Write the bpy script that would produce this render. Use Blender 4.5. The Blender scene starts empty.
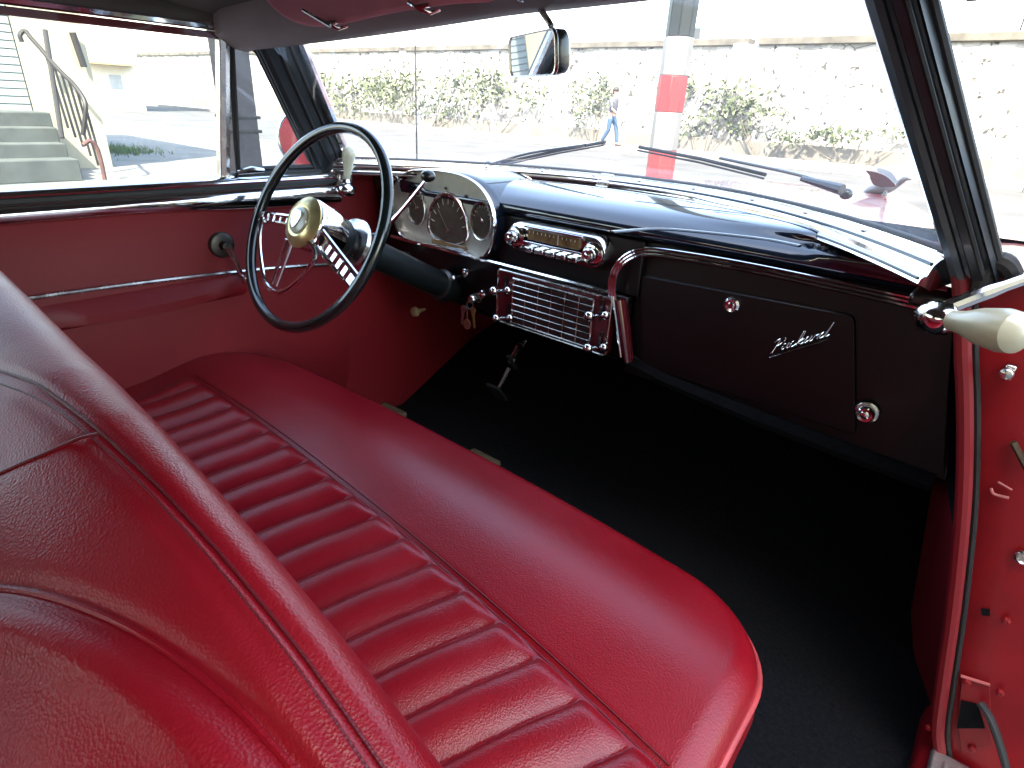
import bpy, math, random
import numpy as np
from mathutils import Vector, Matrix
random.seed(7); RNG = np.random.default_rng(7)
S = bpy.context.scene
COL = S.collection
# ------------------------------------------------------------------ camera
CAM = np.array([.784764, -.319105, 1.205617]); FOC = 596.183
_y, _p, _r = .683895, .436717, .0531814
_F = np.array([-math.sin(_y)*math.cos(_p), math.cos(_y)*math.cos(_p), -math.sin(_p)])
_r0 = np.array([math.cos(_y), math.sin(_y), 0]); _u0 = np.cross(_r0, _F)
_R = math.cos(_r)*_r0 + math.sin(_r)*_u0; _U = -math.sin(_r)*_r0 + math.cos(_r)*_u0
def ray(u, v): return _F + (u-512)/FOC*_R - (v-384)/FOC*_U
def at(u, v, ax, val):
    d = ray(u, v); k = 'xyz'.index(ax); return CAM + (val-CAM[k])/d[k]*d
def atp(u, v, p0, n):
    d = ray(u, v); n = np.array(n, float); return CAM + ((np.array(p0)-CAM)@n)/(d@n)*d
cam = bpy.data.cameras.new('camera'); co = bpy.data.objects.new('camera', cam); COL.objects.link(co)
M3 = Matrix((_R, _U, -_F)).transposed(); co.matrix_world = Matrix.Translation(Vector(CAM)) @ M3.to_4x4()
cam.sensor_width = 36; cam.lens = FOC/1024*36; cam.clip_start = .02; cam.clip_end = 600
S.camera = co
S.render.resolution_x, S.render.resolution_y = 1024, 768
# ------------------------------------------------------------------ materials
def mat(name, col, rough=.5, metal=0, var=0, vscale=8, bump=0, bscale=200, coat=0, spec=.5, bkind='noise', rvar=0):
    m = bpy.data.materials.new(name); m.use_nodes = True; nt = m.node_tree; b = nt.nodes['Principled BSDF']
    b.inputs['Base Color'].default_value = (*col, 1); b.inputs['Roughness'].default_value = rough
    b.inputs['Metallic'].default_value = metal; b.inputs['Specular IOR Level'].default_value = spec
    b.inputs['Coat Weight'].default_value = coat; b.inputs['Coat Roughness'].default_value = .04
    tc = nt.nodes.new('ShaderNodeTexCoord')
    if var or rvar:
        n = nt.nodes.new('ShaderNodeTexNoise'); n.inputs['Scale'].default_value = vscale; n.inputs['Detail'].default_value = 6
        nt.links.new(tc.outputs['Object'], n.inputs['Vector'])
        if var:
            r = nt.nodes.new('ShaderNodeValToRGB'); e = r.color_ramp.elements
            e[0].position = .3; e[1].position = .72
            e[0].color = (*[max(0, c*(1-var)) for c in col], 1); e[1].color = (*[min(1, c*(1+var)) for c in col], 1)
            nt.links.new(n.outputs['Fac'], r.inputs['Fac']); nt.links.new(r.outputs['Color'], b.inputs['Base Color'])
        if rvar:
            q = nt.nodes.new('ShaderNodeMapRange'); q.inputs['From Min'].default_value = .3; q.inputs['From Max'].default_value = .7
            q.inputs['To Min'].default_value = rough-rvar; q.inputs['To Max'].default_value = rough+rvar
            nt.links.new(n.outputs['Fac'], q.inputs['Value']); nt.links.new(q.outputs['Result'], b.inputs['Roughness'])
    if bump:
        if bkind == 'noise':
            t = nt.nodes.new('ShaderNodeTexNoise'); t.inputs['Detail'].default_value = 4; o = t.outputs['Fac']
        else:
            t = nt.nodes.new('ShaderNodeTexVoronoi'); t.feature = 'SMOOTH_F1'; t.inputs['Smoothness'].default_value = .4; o = t.outputs['Distance']
        t.inputs['Scale'].default_value = bscale; nt.links.new(tc.outputs['Object'], t.inputs['Vector'])
        bp = nt.nodes.new('ShaderNodeBump'); bp.inputs['Strength'].default_value = bump; bp.inputs['Distance'].default_value = .002
        nt.links.new(o, bp.inputs['Height']); nt.links.new(bp.outputs['Normal'], b.inputs['Normal'])
    return m
def leather(name, col, rough, spec=.42, coat=.10, fold=.10):
    m = mat(name, col, rough, var=.12, vscale=5, spec=spec, rvar=.06); nt = m.node_tree; b = nt.nodes['Principled BSDF']
    tc = nt.nodes.new('ShaderNodeTexCoord')
    v = nt.nodes.new('ShaderNodeTexVoronoi'); v.inputs['Scale'].default_value = 420; v.feature = 'F1'
    n = nt.nodes.new('ShaderNodeTexNoise'); n.inputs['Scale'].default_value = 60; n.inputs['Detail'].default_value = 5
    nt.links.new(tc.outputs['Object'], v.inputs['Vector']); nt.links.new(tc.outputs['Object'], n.inputs['Vector'])
    b1 = nt.nodes.new('ShaderNodeBump'); b1.inputs['Strength'].default_value = .25; b1.inputs['Distance'].default_value = .0012
    b2 = nt.nodes.new('ShaderNodeBump'); b2.inputs['Strength'].default_value = fold; b2.inputs['Distance'].default_value = .003
    nt.links.new(v.outputs['Distance'], b1.inputs['Height']); nt.links.new(n.outputs['Fac'], b2.inputs['Height'])
    b.inputs['Coat Weight'].default_value = coat; b.inputs['Coat Roughness'].default_value = .27; nt.links.new(b1.outputs['Normal'], b.inputs['Coat Normal'])
    nt.links.new(b2.outputs['Normal'], b1.inputs['Normal']); nt.links.new(b1.outputs['Normal'], b.inputs['Normal'])
    return m
LEATHER = leather('red leather', (.225, .003, .0085), .34)
LEATHER_B = leather('red backrest leather', (.225, .003, .008), .37, .38, .06, .045)
LEATHER_D = leather('red seam piping', (.10, .003, .006), .45)
VINYL = mat('red vinyl', (.17, .0025, .007), .55, var=.1, vscale=4, bump=.15, bscale=350)
VISOR = mat('faded red cloth', (.60, .20, .24), .75, var=.1, bump=.2, bscale=500)
REDPAINT = mat('red car paint', (.24, .008, .013), .32, coat=.8, var=.06, vscale=3)
JAMB = mat('red jamb paint', (.22, .005, .009), .45, coat=.05, spec=.3, var=.18, vscale=9, bump=.08, bscale=60)
DASHTOP = mat('black gloss dash', (.004, .008, .016), .12, coat=1, var=.2, vscale=15)  # blue of the sky reflection is tinted into the base colour
DASH = mat('dark maroon dash', (.0035, .0022, .003), .40, coat=.12, spec=.35, var=.2, vscale=12)
CHROME = mat('chrome', (.78, .78, .79), .10, metal=1, var=.06, vscale=30, rvar=.05)
CHROME_D = mat('worn chrome', (.60, .58, .55), .24, metal=1, var=.2, vscale=40, rvar=.08)
SILVER = mat('silver gauge face', (.40, .39, .33), .42, metal=.3, var=.08, vscale=60)
GOLD = mat('gold emblem', (.62, .50, .24), .28, metal=.8, var=.2, vscale=50)
BLACKP = mat('black reflection line', (.008, .010, .010), .28, coat=.3, var=.2, vscale=30)
RUBBER = mat('black rubber', (.010, .011, .012), .6, var=.25, vscale=40)
PILLAR = mat('dark blue black pillar paint', (.012, .017, .022), .42, coat=.1, var=.3, vscale=25, rvar=.08)
CANVAS = mat('dark canvas lining', (.09, .08, .065), .9, var=.15, bump=.25, bscale=400)
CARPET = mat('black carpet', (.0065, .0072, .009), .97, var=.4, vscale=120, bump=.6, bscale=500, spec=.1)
CREAM = mat('cream plastic', (.42, .41, .30), .3, coat=.4, var=.06, vscale=20)
DIAL = mat('dark dial', (.05, .045, .035), .25, coat=.6, var=.25, vscale=40)
AMBER = mat('radio dial', (.16, .10, .045), .22, coat=.6, var=.4, vscale=60)
TAN = mat('tan mat', (.13, .095, .05), .8, var=.3, vscale=60)
ALU = mat('scuff plate', (.62, .62, .60), .35, metal=.9, var=.15, vscale=50)
WHITEMARK = mat('pale marking', (.65, .63, .55), .5, var=.05)
MIRROR = mat('mirror glass', (.85, .86, .86), .02, metal=1, var=.02, vscale=5)
BRASS = mat('brass key', (.55, .42, .18), .3, metal=.9, var=.2, vscale=80)
STEEL = mat('steel key', (.55, .55, .55), .3, metal=1, var=.2, vscale=80)
ASPH = mat('asphalt', (.12, .122, .117), .9, var=.25, vscale=1.6, bump=.4, bscale=40)
ROADM = mat('road asphalt', (.058, .060, .059), .9, var=.3, vscale=.7, bump=.4, bscale=40)
CONC = mat('concrete', (.16, .16, .155), .85, var=.2, vscale=2.5, bump=.3, bscale=25)
STEPM = mat('stone step', (.045, .056, .052), .85, var=.25, vscale=5, bump=.4, bscale=40)
YELLOWW = mat('yellow render', (.29, .275, .205), .9, var=.12, vscale=2, bump=.3, bscale=30)
CREAMW = mat('cream render', (.62, .58, .50), .9, var=.1, vscale=1.5, bump=.3, bscale=30)
IRON = mat('rusty iron', (.010, .009, .009), .6, var=.4, vscale=25, bump=.3, bscale=80)
BLUEDOOR = mat('pale blue shutter', (.22, .27, .28), .6, var=.08, vscale=6)
ROOFT = mat('roof tile', (.25, .12, .07), .8, var=.3, vscale=6, bump=.5, bscale=20)
GLASSD = mat('dark window glass', (.03, .035, .04), .08, var=.2, vscale=2)
PURPG = mat('grey purple paint', (.030, .025, .032), .5, var=.2, vscale=5, bump=.2, bscale=30)
POLEG = mat('grey green paint', (.007, .011, .011), .5, var=.15, vscale=6)
POLEW = mat('white band paint', (.14, .14, .138), .5, var=.1, vscale=8)
POLER = mat('red band paint', (.20, .018, .02), .5, var=.1, vscale=8)
BLUEV = mat('light blue car paint', (.10, .38, .52), .35, coat=.5, var=.05)
GREYV = mat('grey van paint', (.34, .35, .35), .4, coat=.5, var=.08)
TYRE = mat('tyre', (.02, .02, .02), .8, var=.2)
SKIN = mat('skin', (.34, .20, .14), .55, var=.08, vscale=15)
JEANS = mat('blue jeans', (.02, .055, .11), .85, var=.25, vscale=25)
SHIRT = mat('grey shirt', (.06, .065, .08), .85, var=.12, vscale=20)
HAIR = mat('dark hair', (.02, .015, .012), .6, var=.3, vscale=60)
SHOE = mat('brown shoe', (.05, .03, .025), .6, var=.2, vscale=30)
LEAF = mat('shrub leaf', (.08, .10, .055), .7, var=.5, vscale=3)
TWIG = mat('twig', (.09, .075, .055), .9, var=.3)
PANE = mat('pale window pane', (.30, .32, .33), .3, var=.1)  # lightened to stand in for the washed-out distance
GRASSM = mat('grass', (.06, .11, .03), .8, var=.4, vscale=5)
def stone_wall():
    m = bpy.data.materials.new('rubble stone wall'); m.use_nodes = True; nt = m.node_tree; N = nt.nodes; L = nt.links; b = N['Principled BSDF']
    b.inputs['Roughness'].default_value = .9
    tc = N.new('ShaderNodeTexCoord')
    v = N.new('ShaderNodeTexVoronoi'); v.inputs['Scale'].default_value = 2.6
    ve = N.new('ShaderNodeTexVoronoi'); ve.inputs['Scale'].default_value = 2.6; ve.feature = 'DISTANCE_TO_EDGE'
    nz = N.new('ShaderNodeTexNoise'); nz.inputs['Scale'].default_value = .55; nz.inputs['Detail'].default_value = 5
    nh = N.new('ShaderNodeTexNoise'); nh.inputs['Scale'].default_value = 5.5; nh.inputs['Detail'].default_value = 3
    for t in (v, ve, nz, nh): L.new(tc.outputs['Object'], t.inputs['Vector'])
    sep = N.new('ShaderNodeSeparateColor'); L.new(v.outputs['Color'], sep.inputs['Color'])
    ra = N.new('ShaderNodeValToRGB'); L.new(sep.outputs['Red'], ra.inputs['Fac'])
    e = ra.color_ramp.elements; e[0].color = (.27, .265, .25, 1); e[1].color = (.38, .38, .36, 1)
    e2 = ra.color_ramp.elements.new(.06); e2.color = (.22, .22, .21, 1); e[0].color = (.13, .13, .125, 1)
    # open joints and holes between the stones
    rj = N.new('ShaderNodeValToRGB'); L.new(ve.outputs['Distance'], rj.inputs['Fac'])
    rj.color_ramp.elements[0].color = (.15, .15, .14, 1); rj.color_ramp.elements[1].position = .06
    mj = N.new('ShaderNodeMix'); mj.data_type = 'RGBA'; mj.blend_type = 'MULTIPLY'
    fj = N.new('ShaderNodeMapRange'); L.new(nz.outputs['Fac'], fj.inputs['Value']); fj.inputs['From Min'].default_value = .42; fj.inputs['From Max'].default_value = .62
    L.new(fj.outputs['Result'], mj.inputs['Factor']); L.new(ra.outputs['Color'], mj.inputs[6]); L.new(rj.outputs['Color'], mj.inputs[7])
    rh = N.new('ShaderNodeValToRGB'); L.new(nh.outputs['Fac'], rh.inputs['Fac'])
    rh.color_ramp.elements[0].position = .33; rh.color_ramp.elements[1].position = .40
    rh.color_ramp.elements[0].color = (.12, .12, .115, 1)
    mh = N.new('ShaderNodeMix'); mh.data_type = 'RGBA'; mh.blend_type = 'MULTIPLY'; mh.inputs['Factor'].default_value = 1
    L.new(mj.outputs[2], mh.inputs[6]); L.new(rh.outputs['Color'], mh.inputs[7]); L.new(mh.outputs[2], b.inputs['Base Color'])
    bp = N.new('ShaderNodeBump'); bp.inputs['Distance'].default_value = .04; L.new(ve.outputs['Distance'], bp.inputs['Height']); L.new(bp.outputs['Normal'], b.inputs['Normal'])
    return m
STONE = stone_wall()
def glass(name, haze, tint=(1, 1, 1)):
    m = bpy.data.materials.new(name); m.use_nodes = True; nt = m.node_tree; N = nt.nodes; L = nt.links
    for n in list(N):
        if n.type == 'BSDF_PRINCIPLED': N.remove(n)
    out = [n for n in N if n.type == 'OUTPUT_MATERIAL'][0]
    t = N.new('ShaderNodeBsdfTransparent'); t.inputs['Color'].default_value = (*tint, 1)
    g = N.new('ShaderNodeBsdfGlossy'); g.inputs['Roughness'].default_value = .02
    f = N.new('ShaderNodeLayerWeight'); f.inputs['Blend'].default_value = .5
    d = N.new('ShaderNodeBsdfTranslucent'); d.inputs['Color'].default_value = (.8, .83, .85, 1)  # translucent share imitates glare haze over the view through the glass
    tc = N.new('ShaderNodeTexCoord'); n = N.new('ShaderNodeTexNoise'); n.inputs['Scale'].default_value = 7; n.inputs['Detail'].default_value = 6
    L.new(tc.outputs['Object'], n.inputs['Vector'])
    r = N.new('ShaderNodeMapRange'); r.inputs['To Min'].default_value = haze*.7; r.inputs['To Max'].default_value = haze*1.3
    L.new(n.outputs['Fac'], r.inputs['Value'])
    m1 = N.new('ShaderNodeMixShader'); m2 = N.new('ShaderNodeMixShader')
    L.new(r.outputs['Result'], m1.inputs[0]); L.new(t.outputs[0], m1.inputs[1]); L.new(d.outputs[0], m1.inputs[2])
    k0 = N.new('ShaderNodeMath'); k0.operation = 'POWER'; k0.inputs[1].default_value = 5; L.new(f.outputs['Facing'], k0.inputs[0])
    k = N.new('ShaderNodeMath'); k.operation = 'MULTIPLY_ADD'; k.inputs[1].default_value = .7; k.inputs[2].default_value = .05; L.new(k0.outputs[0], k.inputs[0])
    L.new(k.outputs[0], m2.inputs[0]); L.new(m1.outputs[0], m2.inputs[1]); L.new(g.outputs[0], m2.inputs[2]); L.new(m2.outputs[0], out.inputs['Surface'])
    return m
GLASS = glass('hazed windshield glass', .035); GLASS_S = glass('side window glass', .025, (.93, .98, .97))
# ------------------------------------------------------------------ mesh building
def nrm(v): v = np.array(v, float); return v/max(np.linalg.norm(v), 1e-9)
def frame(axis, hint=(0, 0, 1)):
    a = nrm(axis); h = np.array(hint, float)
    if abs(a@nrm(h)) > .97: h = np.array([1, 0, 0.]) if abs(a[0]) < .9 else np.array([0, 1., 0])
    u = nrm(np.cross(h, a)); return u, np.cross(a, u), a
class G:
    def __init__(s): s.v = []; s.f = []
    def add(s, vs, fs):
        o = len(s.v); s.v += [tuple(map(float, p)) for p in vs]; s.f += [tuple(i+o for i in f) for f in fs]; return s
    def box(s, c, d, ax=None):
        A = np.eye(3) if ax is None else np.array(ax); c = np.array(c, float); h = np.array(d)/2.
        vs = [c + A.T@(h*np.array(k)) for k in ((-1,-1,-1),(1,-1,-1),(1,1,-1),(-1,1,-1),(-1,-1,1),(1,-1,1),(1,1,1),(-1,1,1))]
        return s.add(vs, [(0,3,2,1),(4,5,6,7),(0,1,5,4),(1,2,6,5),(2,3,7,6),(3,0,4,7)])
    def loft(s, secs, closed=True, caps=True, ring=False):
        n = len(secs[0]); vs = [p for q in secs for p in q]; fs = []; m = len(secs)
        for i in range(m if ring else m-1):
            for j in range(n if closed else n-1):
                a, b = i*n+j, i*n+(j+1) % n; i2 = (i+1) % m; fs.append((a, b, i2*n+(j+1) % n, i2*n+j))
        if caps and closed and not ring: fs += [tuple(range(n))[::-1], tuple(range((m-1)*n, m*n))]
        return s.add(vs, fs)
    def tube(s, pts, r, n=12, closed=False, sq=1, hint=(0, 0, 1)):
        P = [np.array(p, float) for p in pts]; m = len(P); R = [r]*m if np.isscalar(r) else list(r); secs = []; u = None
        for i in range(m):
            a = (P[(i+1) % m]-P[i-1]) if closed else (P[min(i+1, m-1)]-P[max(i-1, 0)])
            a = nrm(a)
            if u is None: u, w, _ = frame(a, hint)
            else: u = nrm(u-a*(u@a)); w = np.cross(a, u)
            secs.append([P[i]+R[i]*(math.cos(t)*u*sq+math.sin(t)*w) for t in np.linspace(0, 2*math.pi, n, endpoint=False)])
        return s.loft(secs, ring=closed)
    def lathe(s, prof, o, axis, n=28, hint=(0, 0, 1)):
        u, w, a = frame(axis, hint); o = np.array(o, float)
        return s.loft([[o+a*h+max(r, 1e-4)*(math.cos(t)*u+math.sin(t)*w) for t in np.linspace(0, 2*math.pi, n, endpoint=False)] for r, h in prof])
    def prism(s, poly, vec):
        P = [np.array(p, float) for p in poly]; v = np.array(vec, float); return s.loft([P, [p+v for p in P]])
    def grid(s, fn, us, vs_):
        n = len(vs_); vs = [fn(u, v) for u in us for v in vs_]
        return s.add(vs, [(i*n+j, i*n+j+1, (i+1)*n+j+1, (i+1)*n+j) for i in range(len(us)-1) for j in range(n-1)])
    def ball(s, c, r, n=16, axis=(0, 0, 1)):
        r = np.array([r]*3 if np.isscalar(r) else r, float); u, w, a = frame(axis); c = np.array(c, float)
        secs = []
        for t in np.linspace(.02, math.pi-.02, n//2+2):
            secs.append([c+u*r[0]*math.sin(t)*math.cos(k)+w*r[1]*math.sin(t)*math.sin(k)-a*r[2]*math.cos(t) for k in np.linspace(0, 2*math.pi, n, endpoint=False)])
        return s.loft(secs)
def spline(pts, n=8, closed=False):
    P = [np.array(p, float) for p in pts]; m = len(P); out = []
    for i in range(m if closed else m-1):
        p1, p2 = P[i], P[(i+1) % m]
        p0 = P[i-1] if closed or i else 2*p1-p2
        p3 = P[(i+2) % m] if closed or i+2 < m else 2*p2-p1
        for t in np.linspace(0, 1, n, endpoint=False):
            out.append(.5*(2*p1+(p2-p0)*t+(2*p0-5*p1+4*p2-p3)*t*t+(3*p1-p0-3*p2+p3)*t**3))
    if not closed: out.append(P[-1])
    return out
def tag(o, label=None, cat=None, group=None, kind=None):
    for k, v in (('label', label), ('category', cat), ('group', group), ('kind', kind)):
        if v: o[k] = v
    return o
def obj(name, g, m, parent=None, org=(0, 0, 0), bevel=0, ang=35, sub=0, seg=2, loc=None):
    me = bpy.data.meshes.new(name); o3 = np.array(org, float)
    me.from_pydata([tuple(np.array(p)-o3) for p in g.v], [], g.f); me.validate()
    import bmesh
    bm = bmesh.new(); bm.from_mesh(me); bmesh.ops.recalc_face_normals(bm, faces=bm.faces); bm.to_mesh(me); bm.free()
    me.materials.append(m); me.shade_smooth(); me.set_sharp_from_angle(angle=math.radians(ang))
    o = bpy.data.objects.new(name, me); COL.objects.link(o)
    if parent is not None: o.parent = parent
    else: o.location = o3
    if bevel:
        b = o.modifiers.new('bevel', 'BEVEL'); b.width = bevel; b.segments = seg; b.limit_method = 'ANGLE'; b.angle_limit = math.radians(40); b.harden_normals = False
    if sub:
        q = o.modifiers.new('sub', 'SUBSURF'); q.levels = q.render_levels = sub
    return o
def empty(name, loc, label, cat, group=None, kind=None):
    o = bpy.data.objects.new(name, None); COL.objects.link(o); o.location = loc; o.empty_display_size = .1
    return tag(o, label, cat, group, kind)
def sm(a, b, x): t = np.clip((x-a)/(b-a), 0, 1); return t*t*(3-2*t)
# ================================================================== THE CAR
car = empty('car', (0, 0, 0), 'vintage convertible with red leather bench seat and black dashboard, photographed from its open passenger door', 'car')
def P(name, g, m, par=car, **k): return obj(name, g, m, par, **k)
def part_root(name, g, m, **k): return obj(name, g, m, car, **k)

def wb(X): return .67+.47*(1-min(1, abs(X)/.74)**2.2)            # windshield base in plan
def wz(X): return 1.03-.0*abs(X)
def hy(X): return .46+.14*(1-(min(abs(X), .62)/.62)**2)          # header bar in plan
def hz(X): return 1.358-.055*(abs(X)/.6)**1.2+.055*max(0, X)/.6
# ---- floor, toe board, fire wall
g = G(); XW = .98
g.loft([[(x, -1.7, .20), (x, .93, .20), (x, 1.42, .42), (x, 1.52, .70), (x, 1.50, .98)] for x in (-XW, XW)], closed=False)
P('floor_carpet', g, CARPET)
# ---- cushion
YF, HW, RC = .464, .725, .16
XC = -.015
def halfw(yy):
    yc = YF-RC
    return HW if yy <= yc else HW-RC+math.sqrt(max(0, RC*RC-(yy-yc)**2))
def bow(x): return -.045*max(0, abs(x-XC)/HW-.1)**2
def edge_d(x, y):
    ax = abs(x-XC); yc = YF-RC; xc = HW-RC
    if y > yc and ax > xc: return RC-math.hypot(ax-xc, y-yc)
    return min(HW-ax, YF-y)
PW = .0752
def cush(x, y):
    d = max(0, edge_d(x, y)); re = .040
    z = .556+.034*math.exp(-((y-.30)/.13)**2)-.03*sm(.1, -.12, y)
    if d < re: z -= re-math.sqrt(max(0, re*re-(re-d)**2))
    ys = .185-.054*x
    wx = sm(-.64, -.60, x)*sm(.69, .665, x)
    t = ((x+np.clip(.33+.3*x, .05, .5)*max(0, ys-y)-.633)/PW) % 1.0; ph = 1-abs(2*t**.66-1)**2.2
    k = sm(ys+.001, ys-.022, y)
    z += wx*k*(.0145*ph-.0055)
    sd = abs(y-ys); z -= .0045*math.exp(-(sd/.005)**2)*wx
    return z
us = np.sin(np.linspace(-math.pi/2, math.pi/2, 460)); us = .55*us+.45*np.linspace(-1, 1, 460)
ys = np.concatenate([np.linspace(-.14, .36, 90), YF-.098*(1-np.sin(np.linspace(0, math.pi/2, 26)))[1:]])
g = G(); g.grid(lambda u, y: (XC+u*halfw(y), y+bow(XC+u*halfw(y)), cush(XC+u*halfw(y), y)), us, ys)
seat = part_root('seat_cushion', g, LEATHER, ang=180)
out = [(XC-HW, y) for y in np.linspace(-.14, YF-RC, 10)]+[(XC-HW+RC-RC*math.cos(a), YF-RC+RC*math.sin(a)) for a in np.linspace(0, math.pi/2, 14)[1:]]
out += [(x, YF) for x in np.linspace(XC-HW+RC, XC+HW-RC, 30)[1:]]
out += [(XC+HW-RC+RC*math.sin(a), YF-RC+RC*math.cos(a)) for a in np.linspace(0, math.pi/2, 14)[1:]]+[(XC+HW, y) for y in np.linspace(YF-RC, -.14, 10)[1:]]
def zedge(x, y): return cush(x, y)
O3 = [(x, y+bow(x), .520+.033*math.exp(-((y-.30)/.13)**2)-.03*sm(.1, -.12, y)) for x, y in out]
g = G(); g.tube([(XC+(x-XC)*1.002, y+.001, z-.001) for x, y, z in O3], .0048, 8); P('piping', g, mat('highlit red piping', (.42, .05, .05), .4, var=.15, vscale=40), seat)  # lighter red puts the edge highlight into the piping colour
g = G(); g.loft([[(x, y, z-.004) for x, y, z in O3], [(XC+(x-XC)*1.008, y+.006, z-.05) for x, y, z in O3], [(XC+(x-XC)*.995, y-.004, .36) for x, y, z in O3], [(XC+(x-XC)*.985, y-.02, .335) for x, y, z in O3]], closed=False)
P('cushion_skirt', g, LEATHER, seat)
for dy in (.0, .0075):
    g = G(); g.tube([(x, .185-.054*x+dy, cush(x, .185-.054*x+dy)+.0006) for x in np.linspace(-.62, .672, 70)], .0011, 6); 
    g.v = [(a, b+bow(a), c) for a, b, c in g.v]; P('stitched_seam', g, LEATHER_D, seat)
g = G(); g.box((XC, .12, .285), (1.34, .48, .09)); P('seat_base', g, CARPET, seat, bevel=.01)
# ---- backrests (split bench)
ZTX = [(-.4, .985), (-.3, .981), (-.2, .972), (0, .952), (.1, .946), (.2, .934), (.3, .916), (.4, .894), (.5, .868), (.6, .832), (.65, .806), (.70, .77)]
def ztop(x): return float(np.interp(x, [a for a, _ in ZTX], [b for _, b in ZTX]))
BYC, BR, BX0, BX1 = -.19, .05, .012, .705
SPL = {1: -.34, -1: .36}
def bprof(x, BX0=-.34):
    t1 = np.clip((BX1-x)/.085, 0, 1); e = math.sqrt(1-(1-t1)**2)
    t0 = np.clip((x-BX0)/.03, 0, 1); e0 = math.sqrt(1-(1-t0)**2)
    zt = ztop(x)-.08*(1-e)-.02*(1-e0); c = np.array([BYC, zt-BR]); A0 = math.radians(118)
    p3 = c+BR*np.array([math.cos(A0), math.sin(A0)]); p2 = p3+.15*np.array([-math.sin(A0), math.cos(A0)])
    p0 = np.array([-.50, .43]); p1 = p0+np.array([.02, .20])
    t = np.linspace(0, 1, 90)[:, None]
    rear = (1-t)**3*p0+3*(1-t)**2*t*p1+3*(1-t)*t*t*p2+t**3*p3
    arc = np.array([c+BR*np.array([math.cos(k), math.sin(k)]) for k in np.linspace(A0, math.radians(-20), 36)[1:]])
    f0 = arc[-1]; f1 = np.array([-.09, .53]); t = np.linspace(0, 1, 14)[1:, None]
    front = f0+(f1-f0)*t+np.stack([.02*np.sin(math.pi*t[:, 0]), 0*t[:, 0]], -1)
    return np.concatenate([rear, arc, front]), e, e0, zt
NV = 90+14                                    # profile points from the rear hem up to the crest
def find_px(lst, lo=0, hi=NV):
    xs = np.linspace(.02, .70, 120); out = []
    pr = [bprof(x)[0] for x in xs]; PP = np.array([[(x, *q) for q in p[lo:hi]] for x, p in zip(xs, pr)])
    d = PP-CAM; z = d@_F; U = 512+FOC*(d@_R)/z; V = 384-FOC*(d@_U)/z
    for u, v in lst:
        k = np.argmin((U-u)**2+(V-v)**2); i, j = np.unravel_index(k, U.shape); out.append((xs[i], j+lo))
    return out
ARCH = sorted(find_px([(0, 590), (60, 607), (120, 630), (200, 680), (250, 725), (290, 768), (320, 805)])); SEAM = sorted(find_px([(0, 372), (50, 395), (100, 430), (150, 478), (200, 530), (265, 608), (330, 690), (380, 768)]))
STI = find_px([(98, 432), (75, 442), (50, 453), (25, 464), (0, 475)])
print('ARCH', ARCH, 'SEAM', SEAM, STI)
def ext(L, x):
    X = [a for a, _ in L]; J = [b for _, b in L]
    pf = np.polyfit(X, J, 2); xx = np.clip(x, X[0]-.0, X[-1]+.0); y = float(np.polyval(pf, xx))
    if x < X[0]: y += (x-X[0])*float(np.polyval(np.polyder(pf), X[0]))
    if x > X[-1]: y += min(0, (x-X[-1])*float(np.polyval(np.polyder(pf), X[-1])))
    return float(np.clip(y, 8, NV-2))
def bpoint(x, j, off=0):
    p = bprof(x)[0]; i = int(np.clip(j, 1, len(p)-3)); f = j-i; q = p[i]*(1-f)+p[i+1]*f; tg = nrm(p[i+1]-p[i-1]); return q+off*np.array([-tg[1], tg[0]])
def backrest(sgn):
    BX0 = SPL[sgn]
    def prof(x):
        pts, e, e0, zt = bprof(x, BX0)
        tg = np.gradient(pts, axis=0); tg /= np.linalg.norm(tg, axis=1)[:, None]; nx = np.stack([-tg[:, 1], tg[:, 0]], -1)
        arc = np.concatenate([[0], np.cumsum(np.linalg.norm(np.diff(pts, axis=0), axis=1))]); J = np.arange(len(pts))
        da = np.interp(ext(ARCH, x), J, arc)-arc; ds = np.interp(ext(SEAM, x), J, arc)-arc
        off = .016*sm(-.004, .018, da)-.005*np.exp(-((da+.004)/.008)**2)+.004*np.exp(-((da-.024)/.012)**2)
        off -= .0045*np.exp(-(ds/.007)**2)+.003*np.exp(-((ds-.016)/.006)**2)
        off *= (J < NV+10)
        pts = pts+nx*off[:, None]
        th = (.18+.82*e)*(.5+.5*e0)
        mid = np.stack([np.interp(pts[:, 1], [.43, zt], [-.30, BYC]), pts[:, 1]], -1)
        q = mid+(pts-mid)*np.array([th, 1])
        return [(sgn*x, a, b) for a, b in q]
    xs = np.concatenate([BX0+.03*(1-np.cos(np.linspace(0, math.pi/2, 6))), np.linspace(BX0+.03, BX1-.085, 90)[1:], BX1-.085*(1-np.sin(np.linspace(0, math.pi/2, 16)))[1:]])
    gg = G(); gg.loft([prof(x) for x in xs]); o = part_root('seat_backrest', gg, LEATHER_B, ang=60)
    def line(nm, L, dj, off, r, m, xa, xb):
        gg = G(); gg.tube([(sgn*x, *bpoint(x, ext(L, x)+dj, off)) for x in np.linspace(max(xa, BX0+.02), xb, 60)], r, 6); P(nm, gg, m, o)
    line('stitched_seam', SEAM, .3, -.0035, .0016, LEATHER_D, -.3, .63); line('stitched_seam', SEAM, -2.2, -.003, .0016, LEATHER_D, -.3, .63)
    line('panel_piping', ARCH, .4, -.002, .0026, LEATHER, -.3, .62)
    gg = G()
    if sgn > 0: gg.tube([(sgn*x, *bpoint(x, j, .0005)) for x, j in spline(STI, 4)], .0016, 6); P('cover_seam', gg, LEATHER_D, o)
    return o
backrest(1); backrest(-1)
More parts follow.
